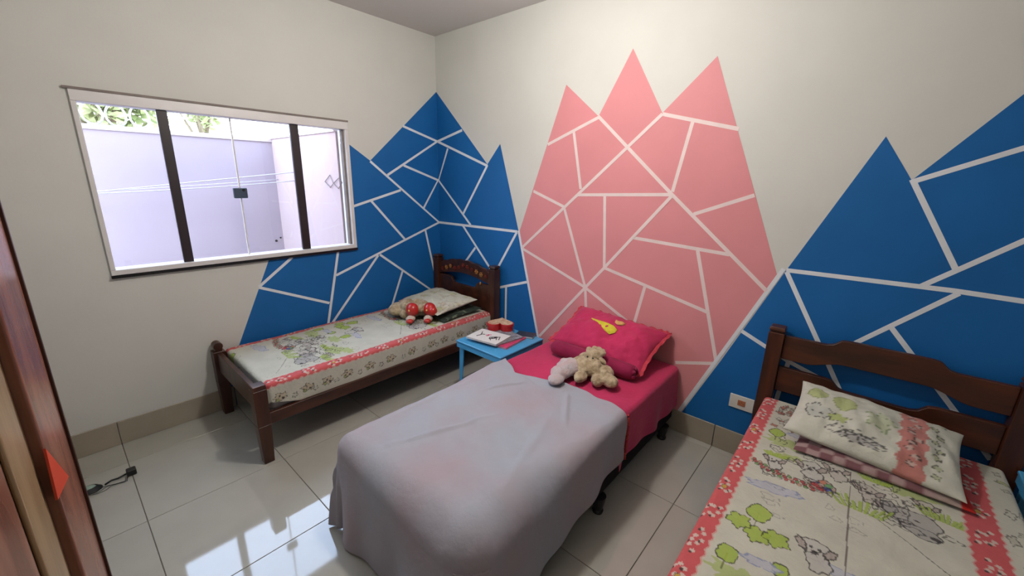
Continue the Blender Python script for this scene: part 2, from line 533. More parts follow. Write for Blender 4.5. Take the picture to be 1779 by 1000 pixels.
# ------------------------------------------------------------------ window
win = empty('window_1', (-1.6, 0.0, WZ0), 'white aluminium sliding window with four glass panes and two dark bars', kind='structure')
fy0, fy1 = -0.014, 0.09
B(WX0 - 0.006, WX1 + 0.006, fy0, fy1, 1.922, 1.976).build('frame_rail', WHITEM, win, bevel=0.003)
B(WX0 - 0.006, WX1 + 0.006, fy0, fy1, 1.016, 1.046).build('frame_rail', WHITEM, win, bevel=0.003)
B(WX0 - 0.006, WX0 + 0.016, fy0, fy1, 1.046, 1.922).build('frame_side', WHITEM, win, bevel=0.003)
B(WX1 - 0.022, WX1 + 0.006, fy0, fy1, 1.046, 1.922).build('frame_side', WHITEM, win, bevel=0.003)
tag(B(WX1 - 0.036, WX1 - 0.0225, 0.012, 0.05, 1.046, 1.922).build('frame_channel', BROWNL, win), 'thin brown inner channel')
tag(B(WX0 - 0.022, WX1 + 0.008, -0.016, -0.0005, 1.9765, 1.988).build('shadow_strip', BROWNL, win), 'thin brown strip as the shadow line above the frame')  # dark strip standing in for the shadow line over the frame
tag(B(WX0 - 0.008, WX1 + 0.008, -0.020, -0.0005, 1.000, 1.0135).build('sill', BLACKG, win), 'thin black stone sill')
xm = [WX0 + 0.016, -1.962, -1.60, -1.252, WX1 - 0.023]
tag(B(-1.994, -1.945, 0.006, 0.026, 1.047, 1.921).build('mullion', DARKM, win, bevel=0.002), 'dark bar')
tag(B(-1.282, -1.226, 0.006, 0.026, 1.047, 1.921).build('mullion', DARKM, win, bevel=0.002), 'dark bar')
b = MB().box(WX0 + 0.018, -1.951, 0.040, 0.046, 1.047, 1.921)
b.build('glass_pane', glassm, win)
B(-1.989, -1.626, 0.054, 0.060, 1.047, 1.921).build('glass_pane', glassm, win)
B(-1.622, -1.231, 0.054, 0.060, 1.047, 1.921).build('glass_pane', glassm, win)
B(-1.277, WX1 - 0.037, 0.040, 0.046, 1.047, 1.921).build('glass_pane', glassm, win)
B(-1.6285, -1.6205, 0.052, 0.062, 1.047, 1.921).build('pane_edge', WHITEM, win)
lt = tag(B(-1.668, -1.588, 0.030, 0.053, 1.425, 1.492).build('latch', LATCH, win, bevel=0.006, bseg=3), 'blue-grey latch')
MB().tube([(-1.610, 0.029, 1.478), (-1.610, 0.024, 1.478)], 0.008, 10).build('latch_knob', BLACKG, lt)

# ------------------------------------------------------------------ outside the window
D = 1.5
tag(B(-6.0, 3.0, 0.15, 12, -0.5, -0.2).build('ground', CEMENT), 'grey cement yard ground', kind='structure')
ob = B(-6.0, -0.885, D, D + 0.14, -0.2, 1.915).build('boundary_wall', LILAC)
tag(ob, 'lilac yard wall seen through the window', kind='structure')
tag(B(-6.0, -0.885, D - 0.012, D + 0.15, 1.888, 1.925).build('coping', COPING, ob), 'pale coping')
rb = B(-0.885, -0.75, 0.16, D + 0.14, -0.2, 1.915).build('return_wall', LILACR)
tag(rb, 'pale pinkish lilac side wall of the yard', kind='structure')
B(-0.897, -0.74, 0.16, D + 0.15, 1.916, 1.932).build('coping', COPING, rb)
MB().tube([(-0.957, D - 0.0005, 0.909), (-0.957, D - 0.006, 0.909)], 0.012, 10).build('anchor_hole', BLACKG, ob)
MB().tube([(-0.912, D - 0.0005, 0.938), (-0.912, D - 0.006, 0.938)], 0.008, 10).build('anchor_hole', BLACKG, ob)


def line_obj(pts, r, lab, n=24, sag=0.03):
    a, c = Vector(pts[0]), Vector(pts[1])
    P = []
    for i in range(n + 1):
        t = i / n
        p = a.lerp(c, t)
        p.z -= sag * 4 * t * (1 - t)
        P.append(p)
    o = MB().tube(P, r, 6).build('clothesline', ROPE, smooth=True)
    tag(o, lab, 'clothesline', 'clotheslines across the yard')


line_obj([(-3.6, 1.0, 1.268), (-0.886, 1.0, 1.605)], 0.0048, 'white clothesline outside the window, rising to the right', sag=0.0)
line_obj([(-3.6, 1.05, 1.40), (-0.886, 1.05, 1.525)], 0.0042, 'white clothesline outside the window, sagging in the middle', sag=0.04)
line_obj([(-3.6, 1.30, 1.36), (-0.886, 1.44, 1.53)], 0.0042, 'white clothesline nearest the lilac back wall', sag=0.02)
# wire lattice hook on the side wall
b = MB()
b.tube([(-0.893, 0.40, 1.53), (-0.893, 0.30, 1.585), (-0.893, 0.25, 1.52), (-0.893, 0.15, 1.565), (-0.893, 0.10, 1.53)], 0.0032, 6)
b.tube([(-0.893, 0.40, 1.53), (-0.893, 0.31, 1.485), (-0.893, 0.25, 1.52), (-0.893, 0.17, 1.48), (-0.893, 0.10, 1.53)], 0.0032, 6)
tag(b.build('wire_hook', BROWNL, smooth=True), 'small zigzag wire hook on the lilac side wall', 'hook')

# razor wire: a coil standing on the wall
P = []
for i in range(0, 260):
    t = i / 259
    a = t * 2 * PI * 4.0
    P.append((-2.34 + 0.56 * t + 0.092 * math.sin(a), D + 0.06 + 0.018 * math.sin(a * 0.5), 2.030 + 0.100 * math.cos(a)))
b = MB().tube(P, 0.0075, 6)
for i in range(6, 255, 7):
    p = Vector(P[i])
    q = Vector(P[i + 1]) - p
    q.normalize()
    n_ = q.cross(Vector((1, 0, 0.2))).normalized()
    b.tube([p - n_ * 0.018, p + n_ * 0.018], [0.001, 0.001], 3)
tag(b.build('razor_wire', WIRE, smooth=True), 'silver razor wire coil on top of the lilac yard wall', 'razor wire')


def tree(x, y, h, r, n, lab, seed):
    rnd = random.Random(seed)
    e = empty('tree', (x, y, -0.2), lab, 'tree', 'trees beyond the yard wall')
    b = MB()
    b.tube([(x, y, -0.2), (x + 0.1, y, h * 0.4), (x - 0.05, y + 0.1, h * 0.75)], [0.12, 0.09, 0.04], 8)
    for k in range(6):
        a = k * 1.05
        b.tube([(x, y, h * (0.4 + 0.05 * k)), (x + r * 0.7 * math.cos(a), y + r * 0.7 * math.sin(a), h * (0.62 + 0.05 * k))], [0.04, 0.012], 6)
    b.build('trunk', BARK, e, smooth=True)
    b = MB()
    for k in range(n):
        a, u = rnd.uniform(0, 2 * PI), rnd.uniform(-1, 1)
        rr = r * rnd.uniform(0.35, 1.0) * (0.8 + 0.25 * math.sin(3 * a + seed))
        c = Vector((x + rr * math.cos(a) * math.sqrt(1 - u * u), y + rr * math.sin(a) * math.sqrt(1 - u * u), h * 0.78 + rr * u * 0.75))
        l_ = rnd.uniform(0.10, 0.22)
        d = Vector((rnd.uniform(-1, 1), rnd.uniform(-1, 1), rnd.uniform(-.8, .6))).normalized()
        s_ = d.orthogonal().normalized() * l_ * 0.28
        v = [b.bm.verts.new(p) for p in (c - d * l_ * .5, c + s_, c + d * l_ * .5, c - s_)]
        b.bm.faces.new(v)
    tag(b.build('foliage', LEAF, e, recalc=False), kind='stuff')


tree(-1.72, 4.6, 3.3, 0.80, 1300, 'dense green tree beyond the razor wire, left of the first dark window bar', 1)
tree(-0.28, 6.4, 3.35, 0.45, 170, 'sparse pale green tree beyond the wall, between the two dark window bars', 5)

# ------------------------------------------------------------------ open door leaf
hx, hy = -2.722, -2.93
ex, ey = -2.562, -2.15
dd = Vector((ex - hx, ey - hy, 0))
DW = dd.length
dd.normalize()
dn = Vector((dd.y, -dd.x, 0))       # towards the room
door = empty('door_1', (hx, hy, 0.0), 'open reddish wooden panel door at the left edge', kind='structure')


def dbox(s0, s1, t0, t1, z0, z1, name, m, bev=0.004, par=None):
    P = []
    for z in (z0, z1):
        for s_, t_ in ((s0, t0), (s1, t0), (s1, t1), (s0, t1)):
            q = Vector((hx, hy, 0)) + dd * s_ + dn * t_
            P.append((q.x, q.y, z))
    return MB().hexa(P).build(name, m, par or door, bevel=bev)


TH = 0.036
dbox(DW - 0.105, DW, -TH, 0, 0.012, 2.09, 'stile', DOORW)
dbox(0, 0.105, -TH, 0, 0.012, 2.09, 'stile', DOORW)
for z0, z1 in ((0.012, 0.22), (0.66, 0.80), (1.98, 2.09)):
    dbox(0.1055, DW - 0.1055, -TH, -0.001, z0, z1, 'rail', DOORW)
for m0 in (0.230, 0.470):
    dbox(m0, m0 + 0.095, -TH, -0.002, 0.221, 0.659, 'mullion', DOORW)
    dbox(m0, m0 + 0.095, -TH, -0.002, 0.801, 1.979, 'mullion', DOORW)
for s0, s1 in ((0.1055, 0.2295), (0.3255, 0.4695), (0.5655, DW - 0.1055)):
    for z0, z1 in ((0.2205, 0.6595), (0.8005, 1.9795)):
        dbox(s0, s1, -TH + 0.010, -0.014, z0, z1, 'panel', DOORP, 0.001)
        dbox(s0 + 0.03, s1 - 0.03, -0.0139, -0.006, z0 + 0.03, z1 - 0.03, 'raised_panel', DOORP, 0.006)
dbox(DW + 0.0004, DW + 0.0060, -TH + 0.001, 0.0030, 0.012, 2.09, 'edge_strip', WOODV, 0.001)
# orange pennant on the leaf
q0 = Vector((hx, hy, 0)) + dd * 0.735 + dn * 0.0012
q1 = Vector((hx, hy, 0)) + dd * 0.681 + dn * 0.0012
qm = Vector((hx, hy, 0)) + dd * 0.668 + dn * 0.0012
b = MB().prism([(q1.x, q1.y, 1.180), (q0.x, q0.y, 1.093), (qm.x, qm.y, 1.096)], tuple(dn * 0.003))
tag(b.build('pennant', TAG), 'orange-red triangular pennant stuck on the open wooden door', 'pennant')
# door frame
fr = empty('trim_1', (XL, -3.35, 0), 'wooden door frame', kind='structure')
B(XL - 0.15, XL + 0.015, DY1 - 0.0005, DY1 + 0.03, 0, DZ + 0.03).build('jamb', DOORW, fr)
B(XL - 0.15, XL + 0.015, DY0 - 0.03, DY0 + 0.0005, 0, DZ + 0.03).build('jamb', DOORW, fr)
B(XL - 0.15, XL + 0.015, DY0 + 0.001, DY1 - 0.001, DZ, DZ + 0.03).build('jamb', DOORW, fr)

# ------------------------------------------------------------------ printed cloth: colours painted into a mesh attribute
CREAMW = (0.56, 0.545, 0.455)
REDC = (0.55, 0.10, 0.105)
OUT = (0.045, 0.04, 0.04)
GRN = (0.34, 0.45, 0.06)


class Canvas:
    def __init__(s, la, lb, res, base=CREAMW):
        s.res = res
        s.na, s.nb = int(la / res) + 1, int(lb / res) + 1
        s.img = np.empty((s.na, s.nb, 3))
        s.img[:] = base
        s.A, s.Bm = np.meshgrid(np.arange(s.na) * res, np.arange(s.nb) * res, indexing='ij')

    def mask(s, m, c, al=1.0):
        s.img[m] = s.img[m] * (1 - al) + np.array(c) * al

    def blob(s, a, b, ra, rb, c=None, ang=0, wob=0.12, k=5, ph=0.0, lw=0.0034, oc=OUT, al=0.9, oal=0.85):
        da, db = s.A - a, s.Bm - b
        ca, sa = math.cos(ang), math.sin(ang)
        u, v = (da * ca + db * sa) / ra, (-da * sa + db * ca) / rb
        r = np.sqrt(u * u + v * v)
        th = np.arctan2(v, u)
        R = 1 + wob * np.sin(k * th + ph) + wob * 0.5 * np.sin((2 * k + 1) * th + 2.1 * ph)
        if c is not None:
            s.mask(r < R, c, al)
        if lw:
            s.mask(np.abs(r - R) * min(ra, rb) < lw / 2 * 1.25, oc, oal)

    def line(s, pts, c=OUT, lw=0.003, al=0.75):
        for (a0, b0), (a1, b1) in zip(pts, pts[1:]):
            L2 = (a1 - a0) ** 2 + (b1 - b0) ** 2 + 1e-12
            t = np.clip(((s.A - a0) * (a1 - a0) + (s.Bm - b0) * (b1 - b0)) / L2, 0, 1)
            d = np.hypot(s.A - a0 - t * (a1 - a0), s.Bm - b0 - t * (b1 - b0))
            s.mask(d < lw / 2, c, al)

    def tree(s, a, b, r, c=GRN):
        s.line([(a, b), (a + 2.3 * r, b)], (0.12, 0.13, 0.05), 0.004)
        s.blob(a, b, r * 1.25, r, c, wob=0.07, k=4, ph=a * 20, lw=0.003)

    def spikes(s, a, b, w_, h, n=9, c=GRN):
        for k in range(n):
            bb = b + (k / (n - 1) - .5) * w_
            lean = (k / (n - 1) - .5) * h * 0.9
            s.line([(a, bb), (a - h * (0.6 + 0.4 * ((k * 7) % 3) / 2), bb + lean)], c, 0.010, 0.85)
            s.line([(a, bb + 0.006), (a - h * (0.6 + 0.4 * ((k * 5) % 3) / 2), bb + 0.006 + lean)], (0.1, 0.16, 0.03), 0.0022, 0.7)

    def puppy(s, a, b, r, c=(0.50, 0.46, 0.42), ph=0.0):
        s.blob(a, b, r * 1.1, r * 0.95, c, wob=0.10, k=3, ph=ph)
        s.blob(a + r * 1.2, b + r * 0.3, r * 1.1, r * 0.8, c, wob=0.12, k=4, ph=ph + 1)
        s.blob(a - r * 0.1, b - r * 0.95, r * 0.62, r * 0.30, (0.40, 0.34, 0.30), ang=0.5)
        s.blob(a - r * 0.1, b + r * 0.95, r * 0.62, r * 0.30, (0.40, 0.34, 0.30), ang=-0.5)
        s.blob(a - r * 0.1, b - r * 0.28, r * 0.14, r * 0.11, OUT, lw=0)
        s.blob(a - r * 0.1, b + r * 0.28, r * 0.14, r * 0.11, OUT, lw=0)
        s.blob(a + r * 0.35, b, r * 0.20, r * 0.26, OUT, lw=0)
        s.line([(a + r * .5, b), (a + r * .7, b - r * .2)], OUT, 0.0025)
        s.line([(a + r * .5, b), (a + r * .7, b + r * .2)], OUT, 0.0025)

    def cloud(s, a, b, ra, rb, ang=0):
        s.blob(a, b, ra, rb, (0.47, 0.47, 0.52), ang=ang, wob=0.13, k=6, ph=a * 9, oc=(0.24, 0.27, 0.42), lw=0.003)

    def sample(s, a, b):
        i = np.clip((np.asarray(a) / s.res + 0.5).astype(int), 0, s.na - 1)
        j = np.clip((np.asarray(b) / s.res + 0.5).astype(int), 0, s.nb - 1)
        return s.img[i, j]


def scene_print(cv, b0, flip, a_off, wtop):
    """one repeat of the printed scene; b measured from b0 across the bed top, a from a_off along it"""
    def X(a, b):
        return (a_off + a, b0 + (wtop - b if flip else b))
    rnd = random.Random(int(a_off * 100) + 7)
    # green hills
    for a, b, ra, rb in ((0.17, 0.17, 0.035, 0.09), (0.27, 0.20, 0.022, 0.05), (0.10, 0.37, 0.04, 0.06), (0.19, 0.55, 0.05, 0.08), (0.13, 0.62, 0.03, 0.06)):
        p = X(a, b)
        cv.blob(p[0], p[1], ra, rb, (0.36, 0.44, 0.12), wob=0.2, k=7, ph=b * 30, lw=0.0, al=0.75)
    for a, b, r in ((0.10, 0.115, 0.030), (0.70, 0.155, 0.036), (0.02, 0.38, 0.030), (0.06, 0.25, 0.022)):
        p = X(a, b)
        cv.tree(p[0], p[1], r)
    for a, b in ((0.78, 0.11), (0.81, 0.17), (0.79, 0.22)):
        p = X(a, b)
        cv.blob(p[0], p[1], 0.035, 0.035, GRN, wob=0.15, k=5, ph=a * 50)
    # the brown ground line with its dotted garland
    pts = [X(0.36, 0.06), X(0.42, 0.11), X(0.40, 0.20), X(0.41, 0.28), X(0.42, 0.38), X(0.45, 0.46), X(0.52, 0.56), X(0.58, 0.64)]
    cv.line(pts, OUT, 0.0035)
    cols = [(0.45, 0.06, 0.06), (0.16, 0.30, 0.10), (0.50, 0.30, 0.20), (0.40, 0.05, 0.05)]
    for k in range(34):
        t = k / 33
        a = 0.375 + 0.05 * math.sin(t * 2.0) + 0.012 * ((k % 3) - 1)
        b = 0.055 + 0.235 * t
        p = X(a, b)
        cv.blob(p[0], p[1], 0.009, 0.007, cols[k % 4], lw=0.0015, wob=0.05)
    p = X(0.385, 0.305)
    cv.blob(p[0], p[1], 0.042, 0.042, (0.42, 0.30, 0.24), wob=0.04)
    for k, c in enumerate([(0.50, 0.04, 0.05), (0.05, 0.09, 0.40), (0.12, 0.32, 0.12), (0.52, 0.20, 0.12), (0.08, 0.12, 0.42), (0.50, 0.05, 0.06)]):
        a_ = k * PI / 3
        cv.blob(p[0] + 0.024 * math.cos(a_), p[1] + 0.024 * math.sin(a_), 0.013, 0.013, c, lw=0.0015, wob=0.05)
    # clouds
    p = X(0.52, 0.17)
    cv.cloud(p[0], p[1], 0.028, 0.085, 0.15)
    p = X(0.07, 0.20)
    cv.cloud(p[0], p[1], 0.018, 0.05, 0.1)
    p = X(0.80, 0.40)
    cv.cloud(p[0], p[1], 0.02, 0.07, -0.1)
    # puppies
    for a, b, r, ph in ((0.29, 0.26, 0.040, 0), (0.24, 0.34, 0.034, 1), (0.33, 0.14, 0.030, 2), (0.30, 0.44, 0.036, 3), (0.36, 0.50, 0.030, 4),
                        (0.16, 0.27, 0.026, 6), (0.25, 0.60, 0.028, 7), (0.75, 0.32, 0.040, 8), (0.62, 0.50, 0.0, 1)):
        if r:
            p = X(a, b)
            cv.puppy(p[0], p[1], r, (0.50, 0.46, 0.40) if int(ph) % 2 else (0.52, 0.50, 0.45), ph)
    p = X(0.37, 0.56)
    cv.blob(p[0], p[1], 0.06, 0.075, (0.40, 0.38, 0.35), wob=0.1, k=3, ph=1)
    cv.blob(p[0] + 0.05, p[1] + (0.02 if not flip else -0.02), 0.03, 0.05, (0.40, 0.38, 0.35), wob=0.1, k=3, ph=1)
    cv.blob(p[0] + 0.055, p[1] + (0.055 if not flip else -0.055), 0.010, 0.016, OUT, lw=0)
    cv.blob(p[0] - 0.005, p[1] + 0.01, 0.004, 0.010, OUT, lw=0)
    cv.blob(p[0] - 0.02, p[1] - 0.06, 0.04, 0.02, (0.34, 0.32, 0.30), wob=0.1)
    # grass clumps
    for a, b, w_, h in ((0.45, 0.42, 0.11, 0.07), (0.30, 0.64, 0.09, 0.05), (0.30, 0.14, 0.06, 0.03), (0.22, 0.46, 0.07, 0.035)):
        p = X(a, b)
        cv.spikes(p[0], p[1], w_, h)
    # loose scribbled outlines
    for k in range(46):
        a, b = rnd.uniform(0.12, 0.44), rnd.uniform(0.12, 0.68)
        p = X(a, b)
        cv.blob(p[0], p[1], rnd.uniform(.008, .03), rnd.uniform(.008, .03), None, wob=0.25, k=rnd.choice((2, 3, 4)), ph=rnd.uniform(0, 6), lw=0.0030, oal=0.75)
    for k in range(10):
        a, b = rnd.uniform(0.45, 0.95), rnd.uniform(0.10, 0.66)
        p = X(a, b)
        cv.blob(p[0], p[1], rnd.uniform(.008, .02), rnd.uniform(.01, .03), None, wob=0.25, k=3, ph=rnd.uniform(0, 6), lw=0.0022, oal=0.4)


def flowers_band(cv, L, bc, w_, step=0.165, ph=0.05):
    n = int(L / step) + 1
    for k in range(n):
        a = ph + k * step
        for q in range(8):
            an = q * 2.4 + k
            r = 0.010 + 0.015 * ((q * 3) % 4) / 3
            aa, bb = a + r * 2.2 * math.cos(an), bc + r * math.sin(an)
            cv.blob(aa, bb, 0.0085, 0.0075, (0.62, 0.52, 0.45), lw=0.0, wob=0.15, ph=q)
            if q % 2:
                cv.blob(aa + 0.008, bb - 0.006, 0.0062, 0.0048, OUT, lw=0, wob=0.1)
        if k % 3 == 2:
            cv.blob(a + 0.012, bc, 0.012, 0.009, (0.55, 0.36, 0.06), lw=0.0018)


def bed_canvas(L, drop, W, bands, res=0.0026, flip=False):
    """unfolded cloth: b in [0, drop] is the side at high y, then the top, then the side at low y"""
    cv = Canvas(L + 0.2, W + 2 * drop, res)
    cv.img *= (1 - 0.05 * np.sin(cv.A * 31 + np.sin(cv.Bm * 23)))[..., None] * 0.5 + 0.5
    top0 = drop
    scene_print(cv, top0, flip, 0.25, W)
    scene_print(cv, top0, flip, 1.10, W)
    # toile animals printed on the white side strips
    rnd = random.Random(11)
    for b_ in (drop * 0.45, drop + W + drop * 0.5):
        a = 0.06
        while a < L:
            cv.blob(a, b_, 0.032, 0.022, (0.50, 0.42, 0.30), wob=0.22, k=5, ph=a * 30, lw=0.003)
            cv.blob(a + 0.018, b_ + 0.016, 0.010, 0.010, (0.32, 0.36, 0.16), wob=0.1, lw=0.0025)
            cv.blob(a - 0.014, b_ + 0.010, 0.007, 0.007, OUT, lw=0)
            cv.blob(a + 0.004, b_ - 0.006, 0.006, 0.006, OUT, lw=0)
            cv.blob(a + 0.075, b_ + 0.02, 0.014, 0.014, (0.50, 0.50, 0.42), wob=0.2, lw=0.0025)
            a += rnd.uniform(0.12, 0.18)
    for (b0_, b1_) in bands:
        wav = 0.0026 * np.sin(cv.A * 2 * PI / 0.040)
        m = (cv.Bm > b0_ + wav) & (cv.Bm < b1_ + wav)
        cv.mask(m, REDC, 1.0)
        for edge in (b0_, b1_):
            cv.mask(np.abs(cv.Bm - edge - wav) < 0.004, (0.62, 0.50, 0.42), 0.6)
        flowers_band(cv, L, (b0_ + b1_) / 2, b1_ - b0_)
    return cv


def color_mesh(o, cols):
    me = o.data
    at = me.color_attributes.new('print', 'FLOAT_COLOR', 'POINT')
    c = np.ones((len(me.vertices), 4), dtype=np.float32)
    c[:, :3] = np.asarray(cols).reshape(-1, 3)
    at.data.foreach_set('color', c.ravel())


def grid_obj(name, P, m, parent=None, cols=None, thick=0.0):
    """P: (n, m, 3) array of world points"""
    n, k = P.shape[:2]
    off = np.array(wloc(parent)) if parent is not None else np.array([(P[..., 0].min() + P[..., 0].max()) / 2, (P[..., 1].min() + P[..., 1].max()) / 2, P[..., 2].min()])
    V = (P - off).reshape(-1, 3)
    I = np.arange(n * k).reshape(n, k)
    F = np.stack([I[:-1, :-1], I[1:, :-1], I[1:, 1:], I[:-1, 1:]], -1).reshape(-1, 4)
    me = bpy.data.meshes.new(name)
    me.from_pydata(V.tolist(), [], F.tolist())
    me.materials.append(m)
    me.shade_smooth()
    o = bpy.data.objects.new(name, me)
    COL.objects.link(o)
    if parent is not None:
        o.parent = parent
    else:
        o.location = off
    if cols is not None:
        color_mesh(o, cols)
    if thick:
        sm = o.modifiers.new('solid', 'SOLIDIFY')
        sm.thickness = thick
        sm.offset = 0
    return o


def fnoise(X, Y, Z=0.0, sc=1.0):
    out = np.empty(X.shape)
    it = np.nditer([X, Y, out], op_flags=[['readonly'], ['readonly'], ['writeonly']])
    for a, b_, o in it:
        o[...] = mnoise.noise(Vector((float(a) * sc, float(b_) * sc, Z)))
    return out


def smooth_noise(A, Bm, seed, scales):
    """cheap sum of sines noise"""
    rs = np.random.RandomState(seed)
    out = np.zeros(A.shape)
    for sc, amp in scales:
        for k in range(5):
            th = rs.uniform(0, PI)
            f = sc * rs.uniform(0.7, 1.4)
            out += amp / 2.2 * np.sin(A * f * math.cos(th) + Bm * f * math.sin(th) + rs.uniform(0, 6.28))
    return out


def drape(x0, x1, y0, y1, z, A0, A1, B0, B1, na, nb, r=0.022, flare=0.10, fold=0.25, seed=1, wr=0.004, hemB=None, zmin=0.012, startA=None, rfun=None):
    """cloth over the box top [x1..x0]x[y1..y0] at height z. unfolded a runs from x0 towards -x (A0..A1), b from y0 towards -y (B0..B1);
    beyond the top it falls. Returns P, a, b"""
    u = np.linspace(0, 1, na)
    v = np.linspace(0, 1, nb)
    U_, V_ = np.meshgrid(u, v, indexing='ij')
    b = B0 + (B1 - B0) * V_
    if hemB is not None:
        lo, hi = hemB(A0 + (A1 - A0) * U_)
        b = lo + (hi - lo) * V_
    a_start = A0 if startA is None else startA(b)
    a = a_start + (A1 - a_start) * U_
    L, W = x0 - x1, y0 - y1
    ri = r if rfun is None else rfun(a, b)
    ca = np.clip(a, -1e9, L - ri)
    cb = np.clip(b, ri, W - ri)
    oa, ob_ = a - ca, b - cb
    d = np.hypot(oa, ob_)
    dm_ = np.maximum(np.abs(oa), np.abs(ob_))
    ua = np.divide(oa, d, out=np.zeros_like(d), where=d > 1e-9)
    ub = np.divide(ob_, d, out=np.zeros_like(d), where=d > 1e-9)
    q = ri * PI / 2
    ang = np.clip(d / ri, 0, PI / 2)
    hor = ri * np.sin(ang)
    ver = ri * (1 - np.cos(ang))
    ex_ = np.clip(d - q, 0, None)
    along = a * (np.abs(ub) > np.abs(ua)) + b * (np.abs(ub) <= np.abs(ua))
    cyc = np.sin(along * 14 + seed) * 0.6 + np.sin(along * 27 + 2 * seed) * 0.4
    hor = hor + ex_ * flare * (1 + fold * 4 * cyc * np.clip(ex_ / 0.2, 0, 1)) 
    ver = ver + np.clip(dm_ - q, 0, None) * math.sqrt(max(0, 1 - flare * flare))
    X = x0 - (ca + ua * hor)
    Y = y0 - (cb + ub * hor)
    top = np.clip(1 - d / (ri * 2), 0, 1)
    Zs = z - ver + smooth_noise(a, b, seed, ((9, wr), (22, wr * 0.45), (48, wr * 0.2))) * (0.25 + 0.75 * top) * np.where(ex_ > 0, 0, 1)
    over = np.clip(zmin - Zs, 0, None)
    Zs = np.maximum(Zs, zmin)
    return np.stack([X, Y, Zs], -1), a, b


# ------------------------------------------------------------------ wooden beds
def rail_profile(yl, yr, zt, zb, ztc, zbc, x, dx, flat=0.30, name='headboard_rail'):
    """horizontal rail between posts with a raised shaped middle (yl > yr)"""
    n = 28
    W = yl - yr
    top, bot = [], []
    for i in range(n + 1):
        t = i / n
        e = min(t, 1 - t)

        def ramp(e, a, b_):
            q = min(max((e - a) / (b_ - a), 0), 1)
            return q * q * (3 - 2 * q)
        top.append((x, yl - W * t, zt + (ztc - zt) * ramp(e, flat - 0.07, flat) if isinstance(ztc, float) else zt))
        bot.append((x, yl - W * t, zb + (zbc - zb) * ramp(e, flat - 0.17, flat + 0.02)))
    return MB().prism(top + list(reversed(bot)), (dx, 0, 0))


def post_with_knob(b, x, y, h, half, knob=True):
    b.taper((x, y, 0.0), (half * 0.8, half * 0.8), (x, y, 0.22), (half, half))
    b.taper((x, y, 0.2201), (half, half), (x, y, h - 0.03), (half, half))
    b.taper((x, y, h - 0.0299), (half * 0.8, half * 0.8), (x, y, h - 0.02), (half * 0.8, half * 0.8))
    b.taper((x, y, h - 0.0199), (half * 1.04, half * 1.04), (x, y, h), (half * 0.9, half * 0.9))
    return b


